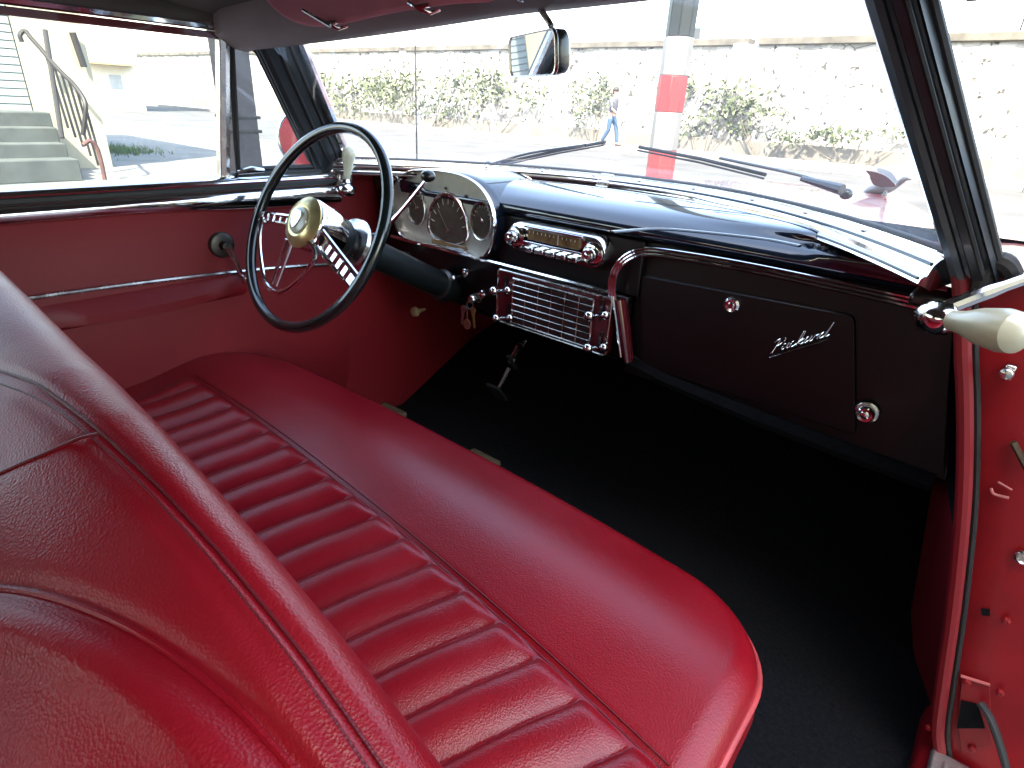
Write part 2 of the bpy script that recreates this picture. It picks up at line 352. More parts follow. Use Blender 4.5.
# ---- dashboard ---------------------------------------------------------
def dtop(X):
    x = X; ww = wb(x)
    ye = .835+.02*(1-(x/.72)**2)*0
    p = [(ww+.02, 1.026), (ww-.04, 1.024), (.6*ww+.4*ye, 1.028), (.3*ww+.7*ye, 1.020), (ye+.035, 1.006), (ye+.010, .992), (ye, .978), (ye+.004, .965), (ye+.02, .957), (ye+.06, .955)]
    if ww < ye+.1:
        k = np.linspace(ww+.02, ye, 6); p[:6] = [(k[i] if ww > ye else max(k[i], ye-.0), 1.026-.006*i) for i in range(6)]
    return spline([(x, a, b) for a, b in p], 4)
g = G(); g.loft([dtop(x) for x in np.linspace(-.722, .722, 60)], closed=False)
dash = part_root('dashboard', g, DASHTOP, ang=50)
YD = .835
g = G(); g.box((-.27, YD+.03, .895), (.90, .04, .125)); P('upper_fascia', g, DASH, dash, bevel=.004)
g = G(); g.prism([(-.72, YD-.005, .832), (.165, YD-.005, .832), (.165, YD+.008, .675), (-.20, YD+.008, .675), (-.40, YD+.02, .70), (-.72, YD+.03, .74)], (0, .03, 0)); P('lower_fascia', g, DASH, dash, bevel=.006)
g = G(); g.prism([(.166, .860, .955), (.738, .860, .955), (.775, .860, .80), (.815, .860, .645), (.166, .860, .645)], (0, .03, 0)); P('glovebox_surround', g, DASH, dash, bevel=.003)
g = G()
g.loft([[(x, .872, z+.012), (x, .852, z+.008), (x, .846, z-.010), (x, .856, z-.026), (x, .95, z-.03)] for x, z in [(.17, .686), (.28, .668), (.50, .652), (.67, .646), (.80, .642)]], closed=False)
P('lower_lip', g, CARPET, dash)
# chrome strip under cluster and radio
def strip(pts, name, par, m=CHROME, w=.011, d=.007, ribs=1):
    gg = G(); pts = [np.array(p) for p in pts]
    for k in range(ribs):
        o = (k-(ribs-1)/2)*w*1.05
        gg.tube([p+np.array([0, 0, o]) if ribs == 1 else p+off*o for p, off in zip(pts, normals(pts))], w/2, 8)
    return P(name, gg, m, par)
def normals(pts):
    out = []
    for i in range(len(pts)):
        a = nrm(pts[min(i+1, len(pts)-1)]-pts[max(i-1, 0)]); out.append(nrm(np.cross(a, (0, 1, 0))))
    return out
strip([(x, YD-.008, .836) for x in np.linspace(-.64, .125, 12)], 'chrome_strip', dash, w=.012)
ap = [at(u, v, 'y', .819) for u, v in [(626, 360), (618, 330), (613, 300), (612, 284), (617, 268), (630, 256), (650, 252), (700, 259), (760, 270), (840, 287), (925, 306)]]
strip(spline(ap[2:], 6), 'glovebox_moulding', dash, w=.0065, ribs=3)
ca, cb = at(621, 299, 'y', .830), at(629, 361, 'y', .836)
g = G(); g.tube([ca, ca*.5+cb*.5, cb], [.019, .018, .016], 14, sq=.6, hint=(0, 1, 0)); P('glovebox_pilaster', g, mat('gloss maroon enamel', (.09, .006, .012), .16, coat=1, var=.1), dash)
g = G(); g.tube([at(613, 296, 'y', .818), at(621, 357, 'y', .824)], .0035, 8); P('pilaster_trim', g, CHROME, dash)
# windshield garnish moulding with screws
gm = G()
gprof = [(-.008, .016), (-.012, .0175), (-.020, .0165), (-.029, .012), (-.036, .005), (-.040, -.004), (-.041, -.010), (-.046, -.011), (-.050, -.014), (-.052, -.020), (-.03, -.03), (.0, -.02)]
def garn(X):
    n = nrm((X*1.15, 1, 0)); o = np.array([X, wb(X), 1.034]); return [tuple(o+n*a+np.array([0, 0, b])) for a, b in gprof]
gm.loft([garn(x) for x in np.linspace(-.715, .732, 70)]); gar = P('garnish_moulding', gm, CHROME, dash, ang=50)
for x in (-.42, -.28, -.135, .0, .16, .33, .47, .60):
    n = nrm((x*1.15, 1, 0)); o = np.array([x, wb(x), 1.034])+n*(-.024)+np.array([0, 0, .0145])
    g = G(); g.lathe([(.0075, -.001), (.0075, .001), (.005, .0026), (.0008, .003)], o, nrm(-n*.3+np.array([0, 0, 1])), 14); P('screw', g, CHROME_D, dash)
for kk, rad_, mm, nm in ((4, .0026, BLACKP, 'dark_reflection_line'), (8, .0022, BLACKP, 'dark_reflection_line'), (2, .0012, CHROME_D, 'moulding_bead')):  # black lines drawn in for dark reflections along the chrome
    g = G(); g.tube([np.array(garn(x)[kk]) for x in np.linspace(-.71, .728, 60)], rad_, 6); P(nm, g, mm, dash)
g = G(); x = -.118; g.loft([[tuple(np.array(p)*1+np.array([0, -.0015, .0018])) for p in garn(xx)] for xx in (x, x+.035)]); P('moulding_joint', g, CHROME_D, dash, ang=50)
# defroster slot plate on the dash
g = G(); g.tube(spline([at(u, v, 'z', 1.024) for u, v in [(612, 232), (660, 229), (720, 234), (770, 240), (800, 246)]], 4), .0022, 6, sq=3); P('defroster_slot', g, BLACKP, dash)
# ---- instrument cluster
cl = [(392, 206), (393, 192), (397, 180), (407, 172), (425, 170), (447, 172), (463, 176), (477, 184), (487, 196), (493, 211), (494, 228), (490, 246), (480, 257), (457, 250), (430, 244), (405, 237), (396, 225)]
c3 = spline([at(u, v, 'y', .812) for u, v in cl], 4, True); cc = np.mean(c3, axis=0)
def scaled(k, dy): return [cc+(p-cc)*np.array([k, 1, k])+np.array([0, dy, 0]) for p in c3]
g = G(); g.loft([scaled(1.0, .0), scaled(1.03, .004), scaled(1.035, .03), scaled(1.03, .09), scaled(1.0, .22)], caps=False); clu = part_root('instrument_cluster', g, DASHTOP, ang=50)
g = G(); g.loft([scaled(.975, .028), scaled(.985, .02), scaled(.99, -.002), scaled(1.005, -.005), scaled(1.022, .001), scaled(1.028, .01)], caps=False); P('bezel', g, CHROME, clu)
g = G(); g.add(scaled(.98, .026), [tuple(range(len(c3)))]); P('gauge_face', g, SILVER, clu)
YG = .812+.024
def dial(uv, rx, rz, name, arch_=False):
    c = at(*uv, 'y', YG); gg = G()
    ts = np.linspace(0, 2*math.pi, 40, endpoint=False)
    def ring(k, dy):
        if not arch_: return [(c[0]+rx*k*math.cos(t), YG+dy, c[2]+rz*k*math.sin(t)) for t in ts]
        return [(c[0]+rx*k*math.cos(t), YG+dy, c[2]+(rz*k*math.sin(t) if math.sin(t) > 0 else .34*rz*k*math.sin(t)/max(abs(math.sin(t)), .999)*min(1, abs(math.sin(t))*3))) for t in ts]
    gg.loft([ring(.02, .004), ring(.92, .004), ring(.97, -.0)], caps=True); d = P(name, gg, DIAL, clu)
    gg = G(); gg.loft([ring(.93, .002), ring(.95, -.005), ring(1.02, -.006), ring(1.06, -.001), ring(1.06, .004)], caps=False); P('dial_rim', gg, CHROME_D, clu)
    gg = G()
    for a in np.linspace(math.radians(165), math.radians(15), 9):
        p = np.array([math.cos(a)*rx, 0, math.sin(a)*rz]); o = c+p*.72; o[1] = YG+.001; e = c+p*.88; e[1] = YG+.001
        gg.tube([o, e], .0017, 4)
    P('dial_markings', gg, WHITEMARK, clu)
    gg = G(); o = np.array([c[0], YG, c[2]]); gg.tube([o, o+np.array([-rx*.5, -.001, rz*.55])], .0012, 4); gg.lathe([(.006, 0), (.006, -.003), (.001, -.004)], o+np.array([0, .001, 0]), (0, 1, 0), 14); P('needle', gg, CHROME_D, clu)
dial((417, 208), .038, .046, 'fuel_gauge'); dial((448, 231), .078, .098, 'speedometer', True); dial((482, 221), .036, .048, 'clock_gauge')
c = at(449, 245, 'y', YG-.002); g = G(); g.box((c[0], YG-.004, c[2]), (.13, .008, .016)); P('odometer_window', g, AMBER, clu, bevel=.002)
for u, v in [(446, 188), (466, 196)]:
    g = G(); g.lathe([(.004, .0), (.004, -.003), (.001, -.004)], at(u, v, 'y', YG+.001), (0, 1, 0), 12); P('warning_lamp', g, BLACKP, clu)
# ---- radio
g = G(); xs0, xs1, z0, z1 = -.178, .108, .880, .956
def rrect(x0, x1, z0, z1, r, n=7):
    pts = []
    for cx, cz, a0 in ((x1-r, z1-r, 0), (x0+r, z1-r, 90), (x0+r, z0+r, 180), (x1-r, z0+r, 270)):
        pts += [(cx+r*math.cos(math.radians(a0+a)), cz+r*math.sin(math.radians(a0+a))) for a in np.linspace(0, 90, n)]
    return pts
def tilted(pts, y): return [(x, y, z) for x, z in pts]
rr = lambda k: rrect(xs0+k, xs1-k, z0+k, z1-k, .036-k*.8)
g.loft([tilted(rr(0), .848), tilted(rr(0), .822), tilted(rr(.005), .812), tilted(rr(.014), .809), tilted(rr(.018), .814), tilted(rr(.03), .814)]); radio = part_root('radio', g, CHROME, ang=40)
g = G(); g.box((-.036, .812, .930), (.150, .008, .026)); P('tuning_dial', g, AMBER, radio, bevel=.002)
g = G(); g.box((-.036, .809, .9475), (.168, .012, .006)); g.box((-.036, .809, .912), (.168, .012, .005)); P('dial_frame', g, CHROME, radio, bevel=.0015)
g = G(); g.tube([(-.02, .807, .920), (-.02, .807, .941)], .001, 5); P('tuning_needle', g, WHITEMARK, radio)
g = G(); [g.box((-.105+i*.012, .8078, .936), (.0015, .001, .005)) for i in range(12)]; P('dial_ticks', g, WHITEMARK, radio)
for i in range(5):
    g = G(); g.box((-.100+i*.032, .806, .896), (.026, .016, .013)); P('push_button', g, CHROME, radio, bevel=.003)
def knob(p, r, L, m, par, name='knob', ax=(0, -1, 0), n=20):
    gg = G(); gg.lathe([(r*.45, -.01), (r*.45, L*.35), (r*.95, L*.4), (r, L*.55), (r*.96, L*.9), (r*.8, L), (r*.5, L*.97), (r*.35, L*1.04), (.0005, L*1.06)], p, ax, n)
    return P(name, gg, m, par)
for x in (-.146, .078):
    g = G(); g.lathe([(.026, 0), (.026, .006), (.020, .010), (.014, .010)], (x, .812, .917), (0, -1, 0), 24); P('knob_ring', g, CHROME, radio)
    knob((x, .806, .917), .0155, .026, CHROME, radio)
# ---- heater grille panel
GX0, GX1, GZ0, GZ1, GY = -.205, .135, .688, .826, .818
g = G(); g.prism(tilted(rrect(GX0, GX1, GZ0, GZ1, .008, 4), GY), (0, .03, 0)); hp = part_root('heater_panel', g, mat('maroon enamel', (.10, .008, .014), .28, coat=.6, var=.15), bevel=.003)
gx0, gx1 = -.150, .090
g = G()
for i in range(8):
    z = GZ0+.010+i*(GZ1-GZ0-.022)/7; g.tube([(gx0, GY-.008, z), (gx1, GY-.008, z)], .0016 if 0 < i < 7 else .0028, 6)
for i in range(7):
    x = gx0+i*(gx1-gx0)/6; g.tube([(x, GY-.006, GZ0+.010), (x, GY-.006, GZ1-.012)], .0014 if 0 < i < 6 else .0026, 6)
P('grille_wires', g, CHROME_D, hp)
g = G(); g.box((-.03, GY-.001, (GZ0+GZ1)/2), (.236, .004, GZ1-GZ0-.024)); P('grille_backing', g, mat('dark maroon cloth', (.03, .006, .009), .8, var=.2), hp)
g = G(); ol = tilted(rrect(GX0, GX1, GZ0, GZ1, .008, 4), GY-.002); g.tube(ol, .0026, 6, closed=True); P('panel_frame', g, CHROME_D, hp)
for x, z, r in [(-.178, .775, .0125), (-.166, .705, .0115), (.112, .782, .0125), (.118, .706, .0125)]:
    g = G(); g.box((x, GY-.004, z+.012), (.007, .006, .05)); P('lever_slot', g, BLACKP, hp)
    g = G(); g.tube([(x, GY, z), (x-.012, GY-.030, z+.002)], .0045, 8); g.ball((x-.012, GY-.034, z+.002), r, 14); g.ball((x+.016, GY-.012, z+.006), r*.85, 12); P('lever_knob', g, CHROME, hp)
# ---- loose knobs of the lower fascia
for u, v, r in [(407, 254, .011), (435, 275, .010), (470, 272, .012), (458, 277, .008), (487, 293, .011)]:
    knob(at(u, v, 'y', .815), r, .022, CHROME_D if u == 435 else CHROME, dash, 'pull_knob')
ig = at(473, 299, 'y', .815)
g = G(); g.lathe([(.014, .02), (.014, -.004), (.010, -.010), (.004, -.010)], ig, (0, 1, 0), 20); P('ignition_lock', g, CHROME_D, dash)
# ---- glovebox door
GD = [at(u, v, 'y', .852) for u, v in [(640, 275), (855, 316), (856, 436), (641, 366)]]
g = G(); gp = []
for i, q in enumerate(GD):
    a, b = GD[i-1], GD[(i+1) % 4]; da, db = nrm(a-q), nrm(b-q); r = .012
    gp += [q+da*r, q+(da+db)*r*.29, q+db*r]
g.prism([p+np.array([0, -.0, 0]) for p in gp], (0, .012, 0)); glove = part_root('glovebox_door', g, DASH, bevel=.003)
g = G(); p = at(732, 305, 'y', .850); g.lathe([(.016, .004), (.016, -.004), (.012, -.007), (.007, -.006), (.005, -.010), (.001, -.010)], p, (0, 1, 0), 24); P('lock_button', g, CHROME, glove)
# script nameplate, drawn as one chrome stroke per letter group
def letters():
    out = []; sh = .22
    def add(x0, pts): out.append([(x0+x+sh*y, y) for x, y in pts])
    add(0, [(.22, .98), (.14, .5), (.05, .0), (.0, -.05)]); add(0, [(-.08, .78), (.1, 1.02), (.42, 1.05), (.58, .85), (.42, .58), (.13, .46)])
    A = [(.36, .40), (.14, .46), (.0, .22), (.10, .0), (.28, .16), (.37, .42), (.34, .12), (.42, .0), (.54, .12)]
    add(.62, A); add(1.10, [(.36, .38), (.16, .46), (.02, .22), (.12, .0), (.32, .04), (.48, .16)])
    add(1.55, [(.0, .1), (.16, .6), (.18, 1.0), (.06, .98), (.02, .0)]); add(1.55, [(.04, .2), (.3, .46), (.34, .36), (.1, .24), (.3, .0), (.46, .1)])
    add(2.02, A); add(2.50, [(.0, .08), (.10, .46), (.14, .34), (.34, .42), (.30, .06), (.42, .04)]); 
    add(2.92, [(.36, .40), (.14, .46), (.0, .22), (.10, .0), (.28, .16), (.40, .6), (.46, 1.08), (.38, .5), (.36, .08), (.46, .0), (.62, .1)])
    out.append([(-.02, -.42), (1.2, -.36), (2.6, -.34), (3.6, -.30)])
    return out
p0, p1 = at(771, 353, 'y', .849), at(829, 336, 'y', .849); bx = (p1-p0)/3.55; k = np.linalg.norm(bx); bz = np.array([0, 0, 1])*k*.78
for s_ in letters():
    pass
g = G()
for s_ in letters(): g.tube(spline([p0+bx*a+bz*(b+.02) for a, b in s_], 5), .0011, 6)
P('script_nameplate', g, CHROME, glove)
knob(at(867, 412, 'y', .85), .0155, .02, CHROME, dash, 'pull_knob')
g = G(); g.lathe([(.020, 0), (.020, -.003), (.016, -.005)], at(867, 412, 'y', .853), (0, 1, 0), 24); P('knob_ring', g, CHROME_D, dash)
# ---- steering wheel
SC = np.array([-.397, .415, .945]); SB = nrm((0, .465, .886)); SN = np.array([0, -.886, .465]); SX = np.array([1., 0, 0])
def sw(a, b, n=0): return SC+SX*a+SB*b+SN*n
R0 = .226
g = G(); g.tube([sw(R0*math.cos(t), R0*math.sin(t)) for t in np.linspace(0, 2*math.pi, 96, endpoint=False)], .0122, 14, closed=True); swr = part_root('steering_wheel', g, mat('dark green black rim', (.007, .012, .012), .22, coat=.7, var=.2, vscale=20))
g = G(); g.lathe([(.03, -.05), (.046, -.045), (.054, -.02), (.056, .010), (.058, .030), (.056, .040), (.050, .046)], sw(0, 0, -.016), SN, 40); P('hub', g, CHROME, swr)
g = G(); g.lathe([(.056, .036), (.057, .042), (.050, .049), (.036, .054), (.030, .052)], sw(0, 0, -.016), SN, 40); P('horn_button', g, GOLD, swr)
g = G(); g.lathe([(.031, .050), (.028, .056), (.016, .060), (.0005, .061)], sw(0, 0, -.016), SN, 36); P('hub_emblem', g, CREAM, swr)
g = G(); g.prism([sw(x, y, .0442) for x, y in spline([(-.014, .016), (0, .019), (.014, .016), (.014, -.002), (.008, -.013), (0, -.019), (-.008, -.013), (-.014, -.002)], 3, True)], SN*.0025); P('emblem_crest', g, CHROME_D, swr)
def spoke(a, w0, w1, name='spoke'):
    gg = G(); d = np.array(a)/np.linalg.norm(a); q = np.array([-d[1], d[0]])
    for sg in (-1, 1):
        pts = [(d*.050+q*sg*w0, .012), (d*.12+q*sg*(w0*.6+w1*.4), .008), (d*(R0-.005)+q*sg*w1, .0)]
        gg.tube(spline([sw(*p, n) for p, n in pts], 5), .0058, 8, hint=SN)
    if w0 > .012: gg.prism([sw(*(d*a_+q*b_*.7), .005) for a_, b_ in ((.07, w0), (.215, w1), (.215, -w1), (.07, -w0))], SN*.003)
    for t in np.linspace(.085, .19, 5): gg.tube([sw(*(d*t+q*w0*.8), .010), sw(*(d*t-q*w0*.8), .010)], .003, 6)
    for sg in (-1, 1): pass
    return P(name, gg, CHROME, swr)
spoke((-1, -.05), .010, .008); spoke((.92, -.40), .017, .013)
g = G()
for o in (-.012, .012): g.tube([sw(-.035+o, -.045, .02), sw(-.060+o*.8, -.150, .006)], .0042, 8)
P('horn_ring_strut', g, CHROME, swr)
hr = [(-.188, -.012), (-.172, -.062), (-.13, -.115), (-.09, -.150), (-.041, -.163), (.0, -.150), (.035, -.122), (.062, -.085), (.070, -.066), (.064, -.050), (.035, -.035), (.0, -.025)]
g = G(); g.tube(spline([sw(a, b, .010+.02*max(0, 1-math.hypot(a, b)/.16)) for a, b in hr], 6), .0052, 8); P('horn_ring', g, CHROME, swr)
# column
g = G(); cax = -SN
g.lathe([(.0, .03), (.046, .035), (.046, .075), (.040, .085), (.036, .09), (.036, .42), (.044, .425), (.044, .45), (.030, .46), (.030, .75)], SC, cax, 32); colm = part_root('steering_column', g, mat('column enamel', (.006, .009, .010), .35, coat=.3, var=.15))
g = G(); g.lathe([(.038, .10), (.060, .103), (.062, .112), (.05, .118), (.038, .12)], SC, cax, 32); P('column_collar', g, CHROME_D, colm)
lb, lk = at(374, 240, 'x', -.365), at(428, 178, 'x', -.235)
g = G(); g.tube(spline([lb, lb*.5+lk*.5+np.array([0, 0, -.004]), lk], 6), [.0055]*6+[.0042]*7, 8); gl = P('gear_lever', g, CHROME, colm)
g = G(); g.ball(lk+np.array([0, 0, .004]), (.0165, .0165, .013), 16); P('gear_knob', g, BLACKP, colm)
g = G(); g.lathe([(.016, -.02), (.018, .0), (.012, .012), (.006, .016)], lb, lk-lb, 18); P('lever_boss', g, BLACKP, colm)
# pedals and their rods
def pedal(u0, v0, u1, v1, y, w):
    a, b = at(u0, v0, 'y', y), at(u1, v1, 'y', y-.05); gg = G(); gg.tube([a, b], .006, 8); o = part_root('pedal', gg, CHROME_D)
    ax = np.array([[1, 0, 0], [0, .8, .6], [0, -.6, .8]]); gg = G(); gg.box(b, (w, .012, .07), ax); P('pedal_pad', gg, RUBBER, o, bevel=.004)
pedal(526, 340, 512, 362, .96, .012); pedal(509, 368, 497, 392, .98, .055)
g = G(); g.tube([at(520, 345, 'y', .92), at(511, 362, 'y', .92)], .010, 10); P('brake_lever', g, CHROME_D)
g = G(); pk = at(418, 311, 'y', .90); g.lathe([(.004, .03), (.008, .0), (.016, -.008), (.014, -.02), (.001, -.024)], pk, (0, 1, 0), 18); P('vent_knob', g, mat('aged ivory', (.35, .26, .15), .4, var=.15))
for u0, v0, u1, v1 in [(383, 403, 404, 412), (474, 450, 497, 461)]:
    a, b = at(u0, v0, 'z', .235), at(u1, v1, 'z', .235); c = (a+b)/2; g = G(); g.box((c[0], c[1]-.06, .226), (abs(b[0]-a[0])+.02, .14, .02)); P('floor_mat', g, TAN, bevel=.005)
# ---- kick panels
g = G(); g.loft([[(-.735, .69, z), (-.742, .9, z), (-.745, 1.3, z), (-.70, 1.5, z)] for z in (.15, .5, .84, 1.0)], closed=False); P('kick_panel', g, VINYL)
def sx(z): return .735+(1.04-z)*.285
g = G(); g.loft([[(sx(z)+.004, .68, z), (sx(z)-.012-.03*(.7-z), .78, z), (sx(z)-.045-.11*(.64-z), .95, z), (sx(z)-.06-.12*(.64-z), 1.02, z)] for z in (.15, .3, .45, .63)], closed=False); P('kick_panel', g, VINYL)
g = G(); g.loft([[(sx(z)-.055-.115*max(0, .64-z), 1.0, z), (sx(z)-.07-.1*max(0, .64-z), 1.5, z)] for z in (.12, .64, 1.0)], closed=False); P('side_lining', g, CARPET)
# ---- driver door
DX = -.705
g = G()
dz = [.30, .40, .55, .70, .765, .80, .88, .95, .985, 1.005]; bulge = [.05, .02, .0, .0, -.002, .0, .0, .0, -.01, -.02]
g.grid(lambda y, k: (DX-bulge[int(k)], y, dz[int(k)]), np.linspace(-.95, .70, 30), range(len(dz))); door = part_root('driver_door', g, VINYL, ang=60)
g = G(); g.loft([[(-.80, y, .30), (-.90, y, .40), (-.95, y, .60), (-.945, y, .80), (-.90, y, .95), (-.79, y, 1.005), (-.74, y, 1.005)] for y in np.linspace(-.93, .66, 12)], closed=False); P('door_skin', g, REDPAINT, door)
g = G(); pr = [(-.775, 1.012), (-.735, 1.020), (-.705, 1.017), (-.692, 1.008), (-.690, 1.000), (-.70, .992), (-.77, .99)]
g.loft([[(x, y, z) for x, z in pr] for y in np.linspace(-.95, .68, 4)]); P('window_sill', g, CHROME, door, ang=60)
g = G(); pr = [(-.70, 1.006), (-.688, 1.004), (-.684, .999), (-.684, .992), (-.69, .987), (-.71, .987)]; g.loft([[(x, y, z) for x, z in pr] for y in (-.95, .68)]); P('sill_dark_strip', g, RUBBER, door)  # dark strip along the front of the chrome sill
g = G(); g.loft([[(-.712, y, .988), (-.686-.004*t, y, .985), (-.678-.006*t, y, .973-.002*t), (-.684, y, .956-.012*t), (-.70, y, .950-.016*t), (-.712, y, .95-.016*t)] for y, t in [(-.95, 0), (.15, 0), (.25, .1), (.36, .6), (.50, 1), (.69, 1.1)]]); P('sill_moulding', g, CHROME, door, ang=60)
g = G(); g.tube(spline([(DX+.006, -.95, .815), (DX+.006, -.05, .806), (DX+.006, .409, .788), (DX+.006, .70, .763)], 8), .0052, 8); P('trim_strip', g, CHROME_D, door)
g = G()
secs = []
for y in np.linspace(-.1, .40, 16):
    t = (y+.1)/.50; w = math.sin(math.pi*t)**.7; secs.append([(DX+.0, y, .785), (DX+.012*w, y, .782-.01*w), (DX+.030*w, y, .765-.015*w), (DX+.028*w, y, .745-.015*w), (DX+.008*w, y, .73), (DX, y, .725)])
g.loft(secs); P('door_pocket', g, VINYL, door)
pc = at(222, 245, 'x', DX+.006)
g = G(); g.lathe([(.031, -.006), (.031, .002), (.028, .005), (.022, .007), (.012, .008), (.010, .014), (.010, .026), (.002, .027)], pc, (1, 0, 0), 30); P('crank_plate', g, mat('dull crank metal', (.07, .065, .06), .4, metal=.8, var=.2, vscale=60), door, ang=15)
e = at(243, 279, 'x', DX+.035); g = G(); g.tube([pc+np.array([.030, 0, 0]), pc*.5+e*.5+np.array([.018, 0, 0]), e], [.009, .007, .006], 10); g.ball(e+np.array([.012, 0, 0]), (.011, .011, .018), 12, axis=(1, 0, 0)); P('window_crank', g, CHROME_D, door)
def wx(z): return -.725+(z-1.015)*.18
def wp(y, z, o=0): return (wx(z)+o, y, z)
g = G(); g.loft([[wp(.405, z), wp(-.95, z)] for z in (1.01, 1.32)], closed=False, caps=False); P('door_glass', g, GLASS_S, door)
g = G(); b0, b1 = np.array(wp(.388, 1.008)), np.array(wp(.408, 1.322)); ax = [nrm(b1-b0)]; ax.insert(0, nrm(np.cross((0, 0, 1), (1, 0, 0)))); 
g.loft([[p+np.array(q) for q in ((-.012, -.012, 0), (.010, -.012, 0), (.014, 0, 0), (.010, .012, 0), (-.012, .012, 0))] for p in (b0, b1)]); P('division_bar', g, CHROME_D, door, bevel=.002)
# vent window
VF = [wp(.425, 1.030), wp(.632, 1.030), wp(.598, 1.110), wp(.535, 1.22), wp(.490, 1.288), wp(.470, 1.300), wp(.425, 1.302)]
g = G(); g.tube([p for i in range(len(VF)) for p in np.linspace(VF[i], VF[(i+1) % len(VF)], 5)[:-1]], .0075, 8, closed=True); vent = part_root('vent_window', g, RUBBER)
g = G(); g.add(VF, [tuple(range(len(VF)))]); P('vent_glass', g, GLASS_S, vent)
g = G(); g.box(wp(.53, 1.017, .004), (.03, .24, .018)); P('vent_sill', g, RUBBER, vent, bevel=.004)
g = G(); q = at(250, 172, 'x', -.70); g.tube([q+np.array([0, -.03, 0]), q+np.array([.01, .0, .006]), q+np.array([.012, .03, .004])], [.005, .009, .005], 8); P('vent_latch', g, CHROME_D, vent)
g = G(); g.tube([wp(.40, 1.311, .006), wp(.475, 1.311, .006), wp(.50, 1.29, .006)], .008, 8, sq=.7); P('vent_top_rail', g, CHROME_D, vent)
# ---- A pillars
def pillar(sg):
    b, t = np.array([.760, .685, 1.02]), np.array([.610, .452, 1.335])
    a = nrm(t-b); n = nrm(np.cross(a, (0, 1, 0.)))          # across the pillar, roughly X
    if n[0] < 0: n = -n
    m = nrm(np.cross(n, a)); 
    if m[1] > 0: m = -m                                      # faces the cabin
    sec = [(-.024, .008), (-.016, .018), (-.009, .018), (-.007, .013), (-.003, .013), (-.001, .020), (.009, .022), (.012, .014), (.017, .014), (.020, .018), (.026, .008), (.026, -.06), (.0, -.085), (-.022, -.075), (-.024, -.04)]
    fl = np.array([sg, 1, 1])
    gg = G(); secs = []
    for s_ in np.linspace(0, 1, 14):
        p = b+(t-b)*s_; w = 1.0-.05*s_+.06*(1-s_)**4; secs.append([(p+n*x*w+m*y)*fl for x, y in sec])
    gg.loft(secs); o = part_root('windshield_pillar', gg, PILLAR, ang=30)
    gg = G(); gg.tube([(b+(t-b)*s_+n*-.026+m*-.072)*fl for s_ in np.linspace(.03, 1, 6)], .013, 8); P('pillar_moulding', gg, CHROME, o)
    gg = G(); gg.tube([(b+(t-b)*s_+n*.027+m*.004)*fl for s_ in np.linspace(.0, 1, 6)], .006, 8); P('weatherstrip', gg, RUBBER, o)
    gg = G(); gg.tube([(b+(t-b)*s_+n*.010+m*.022)*fl for s_ in np.linspace(.08, 1, 6)], .003, 6); P('rubber_bead', gg, RUBBER, o)
    for k in (-.018, -.046):
        gg = G(); gg.tube([(b+(t-b)*s_+n*-.024+m*k)*fl for s_ in np.linspace(.05, 1, 6)], .0042, 8); P('pillar_bead', gg, RUBBER, o)
    return o
pl = pillar(-1); pr_ = pillar(1)
# ---- windshield
def wsp(X, t):
    xb, yb, zb = X*.725/.725, wb(X)+.004, 1.045
    xt = X*.86; yt, zt = hy(xt)+.01, hz(xt)-.004
    bul = .03*math.sin(math.pi*t)
    return ((1-t)*xb+t*xt, (1-t)*yb+t*yt+bul, (1-t)*zb+t*zt+.0)
g = G(); g.grid(lambda x, t: wsp(x, t), np.linspace(-.72, .72, 40), np.linspace(0, 1, 12)); wsh = part_root('windshield', g, GLASS, ang=180)
g = G(); g.tube([np.array(wsp(x, 0))+np.array([0, .006, .004]) for x in np.linspace(-.715, .715, 50)], .007, 8); P('windshield_rubber', g, RUBBER, wsh)
# ---- soft top
g = G()
def roofp(y, s_):
    x = .70*s_; z0 = 1.345+.03*sm(.5, -.2, y)-.04*sm(-.9, -1.7, y); return (x*(1-.12*sm(.2, .6, y)), y, z0+.075*(1-abs(s_)**2.4))
g.grid(roofp, np.linspace(-1.75, .52, 30), np.linspace(-1, 1, 24)); top = part_root('soft_top', g, CANVAS, ang=180)
g = G(); g.grid(lambda y, s_: tuple(np.array(roofp(y, s_))+np.array([0, 0, .03])), np.linspace(-1.78, .60, 24), np.linspace(-1.02, 1.02, 24)); P('outer_canvas', g, mat('black canvas top', (.02, .02, .022), .85, var=.2, bump=.3, bscale=300), top)
g = G(); 
for sg in (-1, 1): g.loft([[(sg*.69, y, 1.40), (sg*.72, y, 1.33), (sg*.78, y, 1.01), (sg*.80, y, .9)] for y in (-.98, -1.3, -1.75)], closed=False)
g.loft([[(-.72, -1.75, 1.38), (.72, -1.75, 1.38)], [(-.76, -1.9, 1.22), (.76, -1.9, 1.22)]], closed=False); P('rear_quarter', g, CANVAS, top)
g = G(); secs = []
for X in np.linspace(-.66, .60, 34):
    y, z = hy(X), hz(X); zr = max(z+.035, 1.345+.075*(1-min(1, abs(X)/.63)**2.4)+.014); secs.append([(X, y+.012, z-.004), (X, y-.008, z-.012), (X, y-.035, z-.008), (X, y-.075, z+.015), (X, y-.075, zr), (X, y+.02, zr), (X, y+.02, z+.01)])
g.loft(secs); P('header_bar', g, mat('brown grey header trim', (.24, .20, .185), .55, var=.15), top, ang=60)
